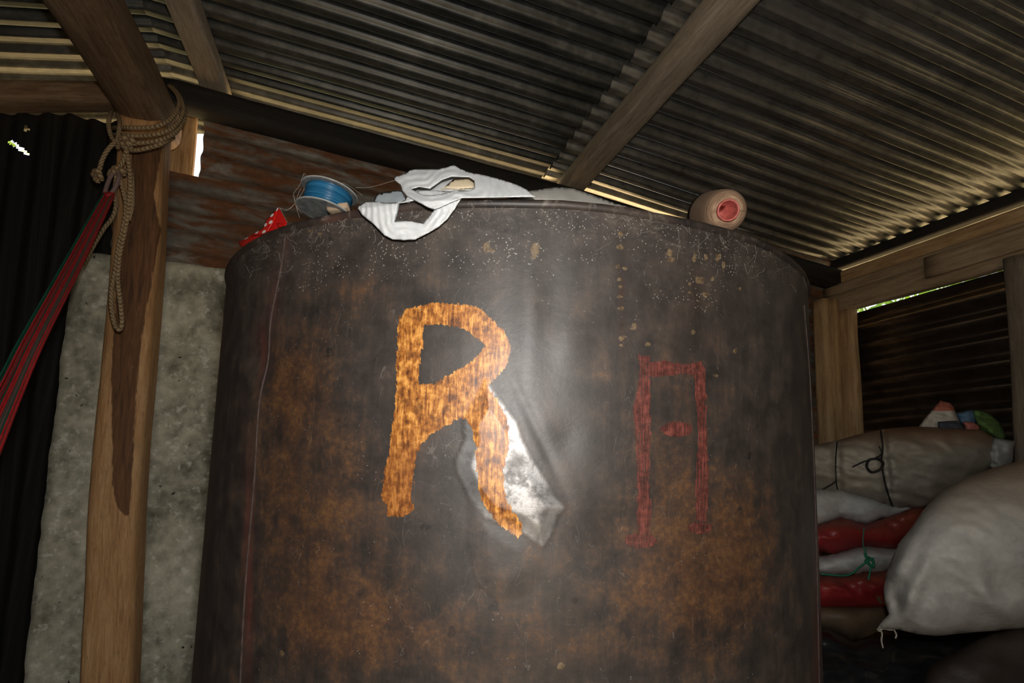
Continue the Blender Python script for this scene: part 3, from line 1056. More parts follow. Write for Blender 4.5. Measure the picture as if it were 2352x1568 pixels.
def decal(name, polys, holes, mat, label, step=2.0, ragged=4.0, off=0.0006, seed=1.0, thin=None):
    """brush-painted mark: a skin lying on the tank plate, with a bristly edge"""
    allp = np.concatenate([np.array(p) for p in polys])
    x0, y0 = allp.min(0) - 8
    x1, y1 = allp.max(0) + 8
    gx, gy = np.arange(x0, x1, step), np.arange(y0, y1, step)
    XX, YY = np.meshgrid(gx, gy)
    cxx, cyy = XX[:-1, :-1] + step / 2, YY[:-1, :-1] + step / 2
    D = np.full(cxx.shape, -1e9)
    for p in polys:
        D = np.maximum(D, sdf(p, cxx, cyy))
    for h in holes:
        D = np.minimum(D, -sdf(h, cxx, cyy))
    nzv = np.zeros(cxx.shape)
    cand = np.abs(D) < ragged * 2.2
    for i, j in zip(*np.where(cand)):
        nzv[i, j] = nz((cxx[i, j] / 5.0, cyy[i, j] / 17.0, seed)) * 1.3 + nz((cxx[i, j] / 2.2, cyy[i, j] / 4.0, seed + 4)) * 0.6
    keep = D + nzv * ragged > 0
    if thin is not None:
        keep &= thin(cxx, cyy, D)
    ph, z = tank_uv(XX, YY)
    P, _, _ = tank_point(ph, z, off)
    m = XX.shape[1]
    ii, jj = np.where(keep)
    quads = np.stack([ii * m + jj, (ii + 1) * m + jj, (ii + 1) * m + jj + 1, ii * m + jj + 1], 1)
    used, inv = np.unique(quads, return_inverse=True)
    quads = inv.reshape(quads.shape)
    V = P.reshape(-1, 3)[used]
    gc = np.stack([ph * TR, z, 0 * z], -1).reshape(-1, 3)[used]
    u_, v_ = XX.ravel()[used], YY.ravel()[used]
    me = np_mesh(name, V, quads.tolist(), gc, {'pu': u_ / 1000.0, 'pv': v_ / 1000.0})
    return put(name, me, mat, tank, label=label)


R_OUT = C7([(232, 235), (262, 185), (330, 165), (390, 150), (460, 155), (560, 160), (620, 185), (670, 235), (710, 275), (740, 320), (748, 370),
            (738, 420), (715, 465), (675, 505), (645, 540), (690, 600), (735, 690), (742, 800), (722, 900), (716, 980), (730, 1060), (762, 1120), (802, 1165),
            (800, 1215), (785, 1235), (720, 1195), (670, 1150), (625, 1080), (602, 1010), (595, 920), (590, 820), (575, 740), (540, 682),
            (490, 697), (440, 725), (380, 760), (340, 800), (320, 840), (308, 900), (298, 980), (292, 1050), (305, 1098), (275, 1132), (240, 1138),
            (182, 1135), (180, 1080), (155, 1060), (165, 960), (185, 860), (205, 740), (220, 600), (228, 400)])
R_IN = C7([(345, 255), (420, 250), (500, 262), (555, 280), (600, 320), (632, 350), (602, 395), (540, 440), (470, 480), (415, 515), (400, 527), (330, 527),
           (328, 450), (345, 345)])


def paint(name, dark, mid, light, streak, rough=0.45, thinning=0.0, metal=0.0):
    g = G(name)
    c = g.co()
    st = g.noise(g.co(streak), 4.0, 6, 0.65, 0.25)
    bl = g.noise(c, 95, 5, 0.65)
    f_ = g.math('ADD', g.math('MULTIPLY', st, 0.55), g.math('MULTIPLY', bl, 0.45))
    col = g.ramp(f_, [(0.38, dark), (0.49, mid), (0.60, light)])
    blot = g.step(g.noise(c, 62, 3, 0.5), 0.55, 0.66)
    col = g.mix(g.math('MULTIPLY', blot, 0.6), col, dark)
    if thinning:
        low_ = g.math('MULTIPLY', g.step(g.attr('pv'), 0.98, 1.06), g.step(g.attr('pu'), 1.0, 0.96))
        col = g.mix(g.math('MULTIPLY', low_, 0.6), col, g.ramp(f_, [(0.36, (0.06, 0.018, 0.006)), (0.62, (0.30, 0.095, 0.02))]))
        met = metal
    else:
        met = metal
    return g.done(col, rough, met, g.bump(st, 0.25, 0.001), Specular_IOR_Level=0.55)


M_ORANGE = paint('orange_brushed_paint', (0.07, 0.020, 0.005), (0.33, 0.115, 0.018), (0.70, 0.33, 0.075), (60, 10, 60), thinning=0.85, rough=0.42)
M_REDPAINT = paint('faded_red_paint', (0.035, 0.012, 0.010), (0.10, 0.027, 0.020), (0.20, 0.055, 0.042), (170, 7, 170), rough=0.45)
decal('painted_letter', [R_OUT], [R_IN], M_ORANGE, 'orange brush-painted letter R')
E8 = lambda x, y, rx, ry: C8([(x + rx * math.cos(t), y + ry * math.sin(t)) for t in np.linspace(0, 2 * math.pi, 15)[:-1]])
decal('painted_mark', [C8([(218, 175), (262, 180), (264, 270), (268, 400), (268, 560), (262, 700), (270, 800), (272, 940), (218, 935), (215, 800), (212, 650),
                           (205, 540), (195, 400), (210, 330), (222, 250)]),
                       C8([(255, 208), (330, 200), (400, 215), (480, 205), (500, 240), (480, 262), (400, 256), (350, 264), (255, 268)]),
                       C8([(450, 215), (502, 235), (503, 330), (505, 450), (510, 600), (512, 720), (508, 885), (462, 880), (460, 740), (465, 640), (470, 500),
                           (462, 380), (455, 290)]),
                       E8(232, 966, 68, 32), E8(478, 910, 50, 25), E8(380, 491, 70, 32)], [], M_REDPAINT,
      'faded red brush mark of two posts joined by a bar', ragged=3.0, seed=6.0,
      thin=lambda x, y, D: (np.sin(x * 0.9 + 2.0 * np.sin(y * 0.02)) * 0.5 + np.sin(x * 2.3 + y * 0.01) * 0.5 + rng.normal(size=x.shape) * 0.25) > -0.75)

# ------------------------------------------------------------------ things on the tank's top
def plastic(name, col, rough=0.4, trans=0.0, var=0.12):
    g = G(name)
    n = g.noise(g.co(), 26, 4, 0.6, 0.3)
    c = g.ramp(n, [(0.3, tuple(x * (1 - var * 1.8) for x in col)), (0.7, col)])
    dirt = g.step(g.noise(g.co(), 60, 6, 0.7), 0.58, 0.8)
    c = g.mix(g.math('MULTIPLY', dirt, 0.3), c, (0.30, 0.26, 0.2))
    nb = g.bump(g.noise(g.co(), 75, 5, 0.6, 0.6), 0.12, 0.002)
    return g.done(c, rough, normal=nb, Specular_IOR_Level=0.4)


M_BAG = plastic('white_bag_plastic', (0.62, 0.64, 0.65))
M_BAG2 = plastic('bluish_bag_plastic', (0.40, 0.455, 0.49))
CB = lambda pts: crop(pts, 820, 370, 480 / 2352.0)
C4 = lambda pts: crop(pts, 1100, 350, 800 / 2352.0)


def rim_depth(u):
    """distance of the tank's rim front at a pixel column"""
    ph, _ = tank_uv(np.array([float(u)]), np.array([520.0]))
    return TY - (TR + 0.006) * math.cos(float(ph[0]))


def rim_v(u):
    ph, _ = tank_uv(np.array([float(u)]), np.array([520.0]))
    return project((TX + TR * math.sin(ph[0]), TY - TR * math.cos(ph[0]), TZ))[1]


def bag_depth(off=0.0, lean=0.00055):
    def fn(u, v):
        k = rim_v(u)
        y = rim_depth(u) - 0.004 - off
        if v < k:
            y += (k - v) * lean
        return y
    return fn


bag = thing('plastic_bag', at(1010, 470, 0.70), 'crumpled white plastic carrier bag with a handle loop hanging over the tank rim', 'bag')


def creases(ring, lam, amp, seed):
    """pleats running round a handle opening, wandering and broken"""
    ring = np.asarray(ring, float)

    def fn(u, v):
        d = abs(float(sdf(ring, np.array([u]), np.array([v]))[0]))
        k = d / lam + 1.2 * nz((u / 75, v / 60, seed)) + 0.12 * nz((u / 14, v / 14, seed))
        tri = abs((k % 1.0) - 0.42) * 2
        return amp * (tri - 0.5) * (0.7 + 0.9 * nz((u / 45, v / 45, seed + 3)))
    return fn


LOOP_OUT = CB([(0, 520), (40, 490), (80, 462), (200, 455), (330, 470), (462, 462), (540, 440), (560, 390), (700, 330), (900, 330), (1100, 345), (1185, 405),
               (1100, 540), (1020, 650), (920, 740), (780, 820), (650, 885), (520, 890), (400, 880), (300, 830), (200, 720), (50, 600)])
LOOP_IN = CB([(463, 478), (440, 600), (420, 684), (520, 672), (620, 680), (745, 705), (800, 640), (868, 552), (790, 518), (650, 442), (560, 462)])
pf = Puff(LOOP_OUT, bag_depth(0.004), 0.0035, 0.002, step=3.0, holes=[LOOP_IN], wrinkle=0.0012, wscale=9, seed=2.2, round_=False, power=0.3, fold=creases(LOOP_IN, 13.0, 0.0022, 2.0))
put('bag_handle', pf.mesh('bag_handle'), M_BAG, bag, label='handle loop hanging over the rim')
UP_OUT = CB([(415, 180), (560, 130), (600, 100), (690, 88), (900, 92), (1010, 70), (1090, 40), (1150, 80), (1260, 125), (1400, 150), (1600, 200), (1800, 265),
             (1930, 330), (2010, 402), (1600, 408), (1180, 415), (1050, 470), (880, 545), (800, 520), (650, 440), (560, 390), (510, 330), (490, 265), (430, 220)])
UP_IN = CB([(610, 315), (700, 290), (820, 310), (960, 210), (1060, 175), (1260, 180), (1320, 220), (1325, 300), (1270, 330), (1100, 325), (950, 370), (830, 382), (740, 377)])
pf = Puff(UP_OUT, bag_depth(0.010, 0.0007), 0.005, 0.003, step=3.0, holes=[UP_IN], wrinkle=0.0012, wscale=10, seed=5.1, round_=False, power=0.3, fold=creases(UP_IN, 17.0, 0.0025, 4.0))
put('bag_handle', pf.mesh('bag_handle'), M_BAG, bag, label='upper handle loop with an oval opening')
pf = Puff(CB([(560, 300), (700, 240), (900, 160), (1300, 140), (1380, 230), (1360, 340), (1000, 420), (720, 420)]), bag_depth(-0.022, 0.0007), 0.006, 0.01, step=5,
          wrinkle=0.005, wscale=11, seed=8.0)
put('bag_body', pf.mesh('bag_body'), M_BAG, bag)
pf = Puff(CB([(190, 475), (195, 420), (230, 365), (320, 345), (420, 328), (505, 335), (545, 420), (600, 470), (480, 468), (462, 560), (425, 690), (300, 660), (220, 560)]), bag_depth(-0.0005, 0.0009), 0.004, 0.003, step=4.5,
          wrinkle=0.003, wscale=14, seed=9.0, round_=False)
put('bag_fold', pf.mesh('bag_fold'), M_BAG2, bag, label='bluish translucent fold')
TAIL = [(1180, 445), (1200, 441), (1219, 438), (1250, 433), (1284, 429), (1318, 433), (1365, 449), (1406, 464), (1440, 474), (1492, 486), (1480, 492), (1440, 486), (1338, 474), (1236, 462),
        (1190, 460)]
pf = Puff(TAIL, bag_depth(-0.02, 0.0009), 0.008, 0.008, step=5, wrinkle=0.004, wscale=22, seed=11.0, round_=False)
put('bag_body', pf.mesh('bag_body'), plastic('dusty_bag_plastic', (0.36, 0.35, 0.32)), bag, label='dusty flattened body of the bag')
pf = Puff(CB([(1095, 195), (1280, 178), (1330, 220), (1330, 300), (1140, 318), (1000, 305), (930, 335)]), bag_depth(-0.012, 0.0007), 0.004, 0.003, step=5, round_=False)
put('cream_card', pf.mesh('cream_card'), plain('cream_card', (0.62, 0.52, 0.36), 0.7, 0.15, 30), label='folded cream card showing inside the white bag', cat_='card')

# spool of blue line --------------------------------------------------------
sc_ = at(752, 463, 0.775)
sp_n = np.array([0.16, 0.06, 0.985])
sp_n /= np.linalg.norm(sp_n)
spx = np.cross([0, 1, 0], sp_n)
spx /= np.linalg.norm(spx)
spy = np.cross(sp_n, spx)
SR = 0.0405


def disc_prof(c, prof, n=64, e=(spx, spy, sp_n), cap0=True, cap1=True):
    V, FF, GG = [], [], []
    for (r, h) in prof:
        for j in range(n):
            a_ = 2 * math.pi * j / n
            V.append(c + e[0] * r * math.cos(a_) + e[1] * r * math.sin(a_) + e[2] * h)
            GG.append((a_ * 0.04, h, r))
    for i in range(len(prof) - 1):
        for j in range(n):
            j2 = (j + 1) % n
            FF.append((i * n + j, i * n + j2, (i + 1) * n + j2, (i + 1) * n + j))
    if cap0:
        FF.append(tuple(range(n))[::-1])
    if cap1:
        FF.append(tuple((len(prof) - 1) * n + j for j in range(n)))
    return np.array(V), FF, np.array(GG)


spool = thing('line_spool', sc_ - sp_n * 0.017, 'clear plastic spool wound with blue fishing line, lying near the red dotted ribbon', 'spool')


def clear_mat():
    g = G('dusty_clear_plastic')
    n = g.noise(g.attr('wp', 'Vector'), 90, 5, 0.7)
    tr = g.n('ShaderNodeBsdfTransparent').outputs[0]
    col = g.ramp(n, [(0.35, (0.10, 0.12, 0.13)), (0.7, (0.30, 0.31, 0.30))])
    g.done(col, 0.35)
    mixn = g.n('ShaderNodeMixShader')
    g.put(mixn.inputs[0], g.math('ADD', 0.5, g.math('MULTIPLY', n, 0.45)))
    g.t.links.new(tr, mixn.inputs[1])
    g.t.links.new(g.b.outputs[0], mixn.inputs[2])
    g.t.links.new(mixn.outputs[0], g.out.inputs[0])
    return g.m


M_CLEAR = clear_mat()


def line_mat():
    g = G('blue_line')
    n = g.noise(g.co((3, 900, 1)), 1.0, 4, 0.6)
    c = g.ramp(n, [(0.3, (0.004, 0.03, 0.07)), (0.5, (0.010, 0.085, 0.18)), (0.72, (0.06, 0.24, 0.40))])
    return g.done(c, 0.25, normal=g.bump(n, 0.5, 0.001))


def add_vec(me, name, vals):
    a_ = me.attributes.new(name, 'FLOAT_VECTOR', 'POINT')
    a_.data.foreach_set('vector', np.asarray(vals, np.float32).ravel())
    return me


for h in (-0.0165, 0.0165):
    v_, f_, g_ = disc_prof(sc_, [(SR - 0.001, h - 0.0016), (SR, h - 0.001), (SR, h + 0.001), (SR - 0.001, h + 0.0016)])
    fl_o = put('flange', add_vec(np_mesh('flange', v_, f_, g_, smooth=False), 'wp', v_), M_CLEAR, spool, label='dusty clear plastic flange')
    v_, f_, g_ = tube([sc_ + sp_n * h + spx * SR * math.cos(t) + spy * SR * math.sin(t) for t in np.linspace(0, 2 * math.pi, 65)[:-1]], 0.0009, 6, closed=True)
    put('flange_lip', np_mesh('flange_lip', v_, f_, g_), plain('lip_plastic', (0.34, 0.35, 0.33), 0.35), fl_o)
prof = [(0.0335 + 0.0006 * (k % 2), -0.0145 + 0.029 * k / 40) for k in range(41)]
v_, f_, g_ = disc_prof(sc_, prof, 72)
put('wound_line', np_mesh('wound_line', v_, f_, g_), line_mat(), spool, label='glossy blue line wound on the spool')
# cardboard chip wedged under the spool
chip_c = at(779, 489, 0.765)
ch_a = at(757, 484, 0.765)
ch_b = at(803, 479, 0.765)
v_, f_, g_ = beam(ch_a, ch_b, 0.026, 0.011, nl=6, nc=4, power=9, wob=0.0, rough=0.0005)
put('cardboard_chip', np_mesh('cardboard_chip', v_, f_, g_), plain('cardboard', (0.36, 0.27, 0.18), 0.8, 0.4, 60), label='small tan cardboard chip wedged under the blue line spool', cat_='chip')

# red dotted ribbon ---------------------------------------------------------
C9 = lambda pts: crop(pts, 540, 380, 320 / 2352.0)
DOTS = C9([(620, 838), (600, 955), (508, 1002), (487, 1118), (365, 1122), (188, 1222), (700, 740)])


def red_mat():
    g = G('red_dotted_paper')
    d = g.step(g.attr('dot'), 0.45, 0.55)
    c = g.mix(d, (0.62, 0.012, 0.010), (0.80, 0.76, 0.72))
    return g.done(c, 0.35)


M_RED = red_mat()
M_REDIN = plain('red_paper_back', (0.62, 0.012, 0.010), 0.35, 0.05)


def dots(u, v):
    d = np.zeros_like(u)
    for (x, y) in DOTS:
        du, dv = u - x, v - y
        a_, b_ = (du * 0.75 - dv * 0.66) / 5.2, (du * 0.66 + dv * 0.75) / 3.0
        d = np.maximum(d, np.clip(1.5 - np.hypot(a_, b_), 0, 1))
    return d


rib = thing('dotted_ribbon', at(610, 545, 0.80), 'folded red ribbon with white polka dots on the tank rim', 'ribbon')


def rib_d(off):
    return lambda u, v: rim_depth(u) - 0.012 + off + 0.0006 * max(0, rim_v(u) - v)


for nm, pl, off, mt, fr in [
    ('ribbon_face', C9([(50, 1300), (210, 1213), (370, 1108), (455, 1072), (505, 955), (600, 825), (735, 703), (705, 800), (655, 930), (545, 1112), (440, 1165), (270, 1190), (125, 1275)]), 0.003, M_RED, 0.0016),
    ('ribbon_fold', C9([(50, 1300), (130, 1262), (270, 1188), (450, 1165), (545, 1110), (520, 1165), (330, 1290), (140, 1420)]), 0.009, M_REDIN, 0.001),
    ('ribbon_fold', C9([(735, 705), (880, 965), (860, 1010), (700, 1085), (540, 1120), (640, 930), (690, 800)]), 0.012, M_REDIN, 0.001),
    ('ribbon_tip', C9([(706, 965), (850, 995), (830, 1015), (735, 1050)]), 0.006, M_RED, 0.0008)]:
    pf = Puff(pl, rib_d(off), fr, 0.0005, step=2.0, round_=False)
    put(nm, pf.mesh(nm, {'dot': dots} if mt is M_RED else None), mt, rib)

# thread cone ---------------------------------------------------------------
c0 = at(1672, 483, 0.745)
c1 = at(1622, 497, 0.90)
ax = c1 - c0
AL = np.linalg.norm(ax)
ax /= AL
ex = np.cross(ax, Z)
ex /= np.linalg.norm(ex)
ey = np.cross(ex, ax)
E3 = (ex, ey, ax)
cone = thing('thread_cone', c0 + ax * AL * 0.5 - Z * 0.034, 'brown thread cone on a pink plastic core lying on the tank rim', 'thread')


def yarn():
    g = G('brown_yarn')
    n = g.noise(g.co((12, 420, 40)), 2.5, 6, 0.7, 0.4)
    c = g.ramp(n, [(0.3, (0.10, 0.055, 0.030)), (0.5, (0.24, 0.145, 0.085)), (0.7, (0.40, 0.27, 0.17))])
    return g.done(c, 0.8, normal=g.bump(n, 0.8, 0.002))


v_, f_, g_ = disc_prof(c0, [(0.0155, 0.004), (0.021, 0.0045), (0.027, 0.010), (0.0305, 0.020), (0.033, 0.045), (0.0365, 0.10), (0.038, 0.125), (0.03, 0.132), (0.012, 0.134)], 48, E3, cap0=False)
put('thread', np_mesh('thread', v_, f_, g_), yarn(), cone, label='brown thread wound into a cone')
v_, f_, g_ = disc_prof(c0, [(0.0105, 0.075), (0.0122, -0.002), (0.0132, -0.005), (0.0148, -0.005), (0.0156, -0.002), (0.0156, 0.012)], 40, E3, cap0=True, cap1=False)
put('core_tube', np_mesh('core_tube', v_, f_, g_), plain('pink_plastic', (0.42, 0.10, 0.08), 0.4, 0.35, 60), cone, label='pink plastic core')

# cobwebs -------------------------------------------------------------------
M_WEB = plain('cobweb', (0.34, 0.31, 0.26), 0.9, 0.2)


def web(name, lines, r, label):
    parts = [tube(spline(l, 6), r, 4) for l in lines]
    put(name, np_mesh(name, *cat(*parts)), M_WEB, label=label, cat_='cobweb', kind='stuff')


def wl_(pts, Y):
    return [at(u, v, Y + 0.004 * math.sin(i * 2.1)) for i, (u, v) in enumerate(C9(pts))]


web('cobweb', [wl_([(1060, 760), (1000, 580), (990, 470), (1090, 330), (1165, 135), (1250, 210), (1500, 260), (1680, 262)], 0.77),
               wl_([(1180, 620), (1165, 350), (1165, 140)], 0.775), wl_([(1090, 880), (1030, 700), (1000, 500)], 0.765),
               wl_([(1100, 500), (1010, 640), (900, 740), (740, 715)], 0.77), wl_([(880, 960), (800, 800), (745, 712)], 0.77),
               wl_([(760, 730), (860, 760), (1000, 650), (1120, 480), (1180, 360)], 0.78), wl_([(2030, 375), (2300, 360), (2700, 250)], 0.76),
               wl_([(1690, 265), (1900, 330), (2120, 480), (2160, 500)], 0.765), wl_([(1120, 800), (1050, 700), (1040, 560), (1110, 380)], 0.765)],
    0.00022, 'fine cobweb strands stretched around the blue line spool')


def tank_line(pts):
    u = np.array([p[0] for p in pts], float)
    v = np.array([p[1] for p in pts], float)
    ph, z = tank_uv(u, v)
    P, _, _ = tank_point(ph, z, 0.0012)
    return list(P)


wr_ = np.random.default_rng(5)
lines = []
for k in range(95):
    u_ = wr_.uniform(560, 1835)
    base = rim_v(u_) + (wr_.exponential(26) if wr_.random() < 0.75 else wr_.uniform(0, 110)) + 7
    an = wr_.uniform(-0.9, 0.9)
    Ln = wr_.uniform(10, 46)
    pts = []
    x, y = u_, base
    for i in range(5):
        pts.append((x, max(y, rim_v(x) + 6)))
        an += wr_.normal() * 0.45
        x += math.cos(an) * Ln / 4
        y += math.sin(an) * Ln / 4
    lines.append(tank_line(pts))
lines += [tank_line([(1654, 522), (1652, 545), (1660, 562), (1672, 573)]), tank_line([(1732, 562), (1735, 585), (1730, 605)]), tank_line([(1734, 585), (1722, 600), (1716, 606)]),
          tank_line([(1708, 605), (1712, 622), (1716, 630), (1722, 617)]), tank_line([(1752, 590), (1768, 585), (1764, 570)])]
web('cobweb', lines, 0.00014, 'wispy grey cobweb threads clinging below the tank rim')

# ------------------------------------------------------------------ rope and hammock
def rope_mat():
    g = G('hemp_rope')
    n = g.noise(g.co((220, 60, 60)), 1.0, 4, 0.6)
    w = g.n('ShaderNodeTexWave', {'bands_direction': 'DIAGONAL'}, Vector=g.co(), Scale=52.0, Distortion=1.5).outputs['Fac']
    c = g.ramp(g.math('ADD', g.math('MULTIPLY', n, 0.6), g.math('MULTIPLY', w, 0.4)), [(0.25, (0.13, 0.085, 0.04)), (0.5, (0.30, 0.21, 0.11)), (0.75, (0.44, 0.32, 0.18))])
    return g.done(c, 0.9, normal=g.bump(w, 0.6, 0.002))


M_ROPE = rope_mat()
rope = thing('rope', at(290, 330, 1.62), 'beige rope wrapped around the timber post top with loops hanging down', 'rope')


def rp_(pts, Y=1.60):
    return [at(p[0], p[1], p[2] if len(p) > 2 else Y) for p in pts]


def strand(name, pts, r=0.0066, Y=1.60, label=None):
    v_, f_, g_ = tube(spline(rp_(pts, Y), 7), r, 9)
    put(name, np_mesh(name, v_, f_, g_), M_ROPE, rope, label=label)


for k, pts in enumerate([[(255, 296, 1.78), (262, 294, 1.66), (285, 293, 1.585), (320, 294, 1.575), (360, 290, 1.58), (393, 272, 1.61), (411, 243, 1.65), (406, 216, 1.69), (388, 196, 1.74)],
                         [(252, 308, 1.78), (262, 309, 1.66), (285, 310, 1.58), (322, 312, 1.575), (366, 307, 1.58), (401, 290, 1.61), (420, 258, 1.65), (415, 226, 1.69), (396, 200, 1.75)],
                         [(255, 325, 1.78), (265, 327, 1.66), (290, 329, 1.58), (330, 328, 1.575), (370, 321, 1.585), (404, 303, 1.62), (423, 272, 1.66), (422, 242, 1.70), (404, 208, 1.76)],
                         [(285, 343, 1.585), (312, 345, 1.575), (340, 340, 1.575), (372, 330, 1.59), (398, 316, 1.64)]]):
    strand('rope_wrap', pts)
strand('rope_loop', [(257, 255, 1.66), (251, 270, 1.60), (250, 292, 1.585), (257, 316, 1.575), (268, 326, 1.57)])
strand('rope_loop', [(270, 262, 1.66), (275, 282, 1.60), (273, 304, 1.58), (269, 324, 1.57)])
strand('rope_tail', [(283, 322, 1.57), (266, 326, 1.57), (247, 345, 1.57), (234, 370, 1.57), (226, 400, 1.57), (224, 420, 1.57)], label='short knotted rope end')
for (u_, v_2, r_) in [(222, 398, 0.0105), (226, 408, 0.0095), (284, 322, 0.0115), (292, 334, 0.0115), (278, 334, 0.0095), (300, 326, 0.0105), (266, 391, 0.0105), (277, 396, 0.0105), (258, 398, 0.009)]:
    c_ = at(u_, v_2, 1.567)
    strand('rope_knot', [(u_ - 8, v_2 + 5, 1.573), (u_ - 3, v_2 - 5, 1.560), (u_ + 5, v_2 - 4, 1.560), (u_ + 8, v_2 + 5, 1.573)], r=r_ * 0.72)
strand('rope_loop', [(292, 335, 1.57), (289, 352, 1.568), (282, 372, 1.566), (272, 390, 1.565), (276, 410, 1.565), (284, 440, 1.567), (290, 475, 1.567), (284, 520, 1.567), (273, 565, 1.567),
                     (265, 620, 1.567), (257, 662, 1.567), (256, 705, 1.567), (263, 742, 1.567), (272, 757, 1.567), (280, 744, 1.567), (277, 700, 1.567), (271, 645, 1.567), (275, 585, 1.567),
                     (288, 525, 1.567), (297, 462, 1.567), (299, 405, 1.567), (294, 365, 1.568), (290, 340, 1.57)], label='long rope loop hanging against the post')
strand('rope_tail', [(268, 400, 1.565), (264, 440, 1.568), (266, 474, 1.57), (258, 500, 1.57), (238, 526, 1.57), (214, 566, 1.57), (191, 609, 1.57)], r=0.006, label='loose rope end pointing away from the post')
strand('rope_loop', [(280, 398, 1.58), (300, 392, 1.575), (305, 440, 1.572), (303, 480, 1.572), (296, 506, 1.572)], r=0.006)

ham = thing('hammock', at(0, 1040, 0.95), 'red and green cord hammock end hanging from the rope on the post', 'hammock')
HM = {'red': plain('red_cord', (0.42, 0.018, 0.020), 0.6, 0.3, 40), 'green': plain('green_cord', (0.008, 0.10, 0.060), 0.6, 0.3, 40), 'grey': plain('grey_cord', (0.10, 0.075, 0.06), 0.7, 0.3, 40)}
hr = np.random.default_rng(9)
cols = ['green', 'green', 'green', 'grey', 'green', 'red', 'grey', 'green', 'red', 'grey', 'red', 'red', 'grey', 'green', 'red', 'grey', 'grey', 'red', 'green', 'grey', 'red', 'grey', 'red', 'green', 'grey', 'red', 'red', 'grey', 'red', 'red']
NC = len(cols)
for i in range(NC):
    p = (i + hr.uniform(-0.3, 0.3)) / (NC - 1)
    ly = hr.uniform(-1, 1)
    pts = [at(246 + 10 * p, 446 + 4 * p, 1.555 + 0.006 * ly),
           at(232 + 27 * p + 1, 452 + 3 * p, 1.54 + 0.008 * ly),
           at(143 + 42 * p, 607 + 10 * p, 1.33 + 0.014 * ly),
           at(46 + 57 * p, 776 + 8 * p, 1.12 + 0.018 * ly),
           at(0 + 50 * p, 862 + 48 * p, 1.02 + 0.02 * ly),
           at(-60 + 60 * p, 965 + 75 * p, 0.91 + 0.02 * ly),
           at(-150 + 90 * p, 1115 + 75 * p, 0.77 + 0.02 * ly),
           np.array([-0.98 + 0.14 * p, 0.25 + 0.05 * ly, 0.84 - 0.06 * p]),
           np.array([-0.95 + 0.28 * p, -0.45, 0.80 - 0.05 * p + 0.02 * ly]),
           np.array([-1.12 + 0.10 * p, -1.0, 1.4 + 0.02 * ly]),
           np.array([-1.08 + 0.02 * p, -1.34, 1.9])]
    pts[6] = pts[5] + (pts[5] - pts[4]) * 1.5
    pts[7] = pts[6] + (pts[5] - pts[4]) * 1.3 + np.array([-0.06 + 0.05 * p, 0, -0.02])
    v_, f_, g_ = tube(spline(pts, 7), 0.0021, 5, seed=i)
    put('cord', np_mesh('cord', v_, f_, g_), HM[cols[i]], ham)
M_EYE = plain('pinkish_eye_cord', (0.20, 0.13, 0.12), 0.7, 0.2)
v_, f_, g_ = tube(spline([at(240, 446, 1.553), at(246, 425, 1.556), at(256, 402, 1.56), at(266, 393, 1.562), at(273, 404, 1.56), at(268, 424, 1.556), at(256, 444, 1.553)], 7), 0.0062, 8)
put('hanging_eye', np_mesh('hanging_eye', v_, f_, g_), M_EYE, ham, label='pinkish cord eye looped through the rope')
v_, f_, g_ = tube([at(240, 444, 1.549), at(248, 449, 1.535), at(258, 445, 1.549), at(250, 441, 1.562)], 0.0045, 7, closed=True)
put('whipping', np_mesh('whipping', v_, f_, g_), HM['red'], ham, label='red cord whipping below the eye')

# ------------------------------------------------------------------ sacks and cloths by the eave wall
C6 = lambda pts: crop(pts, 1800, 880, 552 / 1258.0)
CL = lambda pts: crop(pts, 2080, 900, 272 / 2352.0)


def sack_mat(name, col, dirt=(0.20, 0.13, 0.075), weave=420, rough=0.55, dirty=0.6, spec=0.35):
    g = G(name)
    n = g.noise(g.co(), 9, 6, 0.62, 0.3)
    f_ = g.noise(g.co(), 70, 3)
    c = g.ramp(g.math('ADD', g.math('MULTIPLY', n, 0.7), g.math('MULTIPLY', f_, 0.3)), [(0.3, tuple(x * 0.62 for x in col)), (0.66, col)])
    m = g.math('MULTIPLY', g.math('MULTIPLY', g.attr('top'), g.step(g.math('ADD', n, g.math('MULTIPLY', g.attr('top'), 0.3)), 0.42, 0.75)), dirty)
    c = g.mix(m, c, dirt)
    wv = g.n('ShaderNodeTexChecker', Vector=g.co(), Scale=weave).outputs['Fac']
    sp = g.step(g.noise(g.co(), 210, 2), 0.72, 0.78)
    c = g.mix(g.math('MULTIPLY', sp, 0.4), c, tuple(x * 0.3 for x in col))
    h = g.math('ADD', g.math('MULTIPLY', wv, 0.12), g.math('ADD', f_, n))
    return g.done(c, rough, normal=g.bump(h, 0.35, 0.004), Specular_IOR_Level=spec)


def top_attr(v0, v1):
    return {'top': lambda u, v: np.clip((v1 - v) / (v1 - v0), 0, 1)}


M_SACKW = sack_mat('white_woven_sack', (0.60, 0.585, 0.54), dirt=(0.27, 0.19, 0.125), dirty=0.9)
M_SACKG = sack_mat('grey_woven_sack', (0.38, 0.345, 0.275), dirt=(0.20, 0.10, 0.05), dirty=0.95)
M_SACKP = sack_mat('pale_sack', (0.56, 0.56, 0.54), dirty=0.3)
M_SACKR = sack_mat('red_sack', (0.30, 0.022, 0.024), dirt=(0.22, 0.055, 0.03), dirty=0.9, rough=0.4)
M_SACKB = sack_mat('brown_sack', (0.13, 0.09, 0.055), dirty=0.3)
M_TARP = plain('black_plastic', (0.014, 0.014, 0.015), 0.2, 0.3, 20, bump=0.5, bs=22)


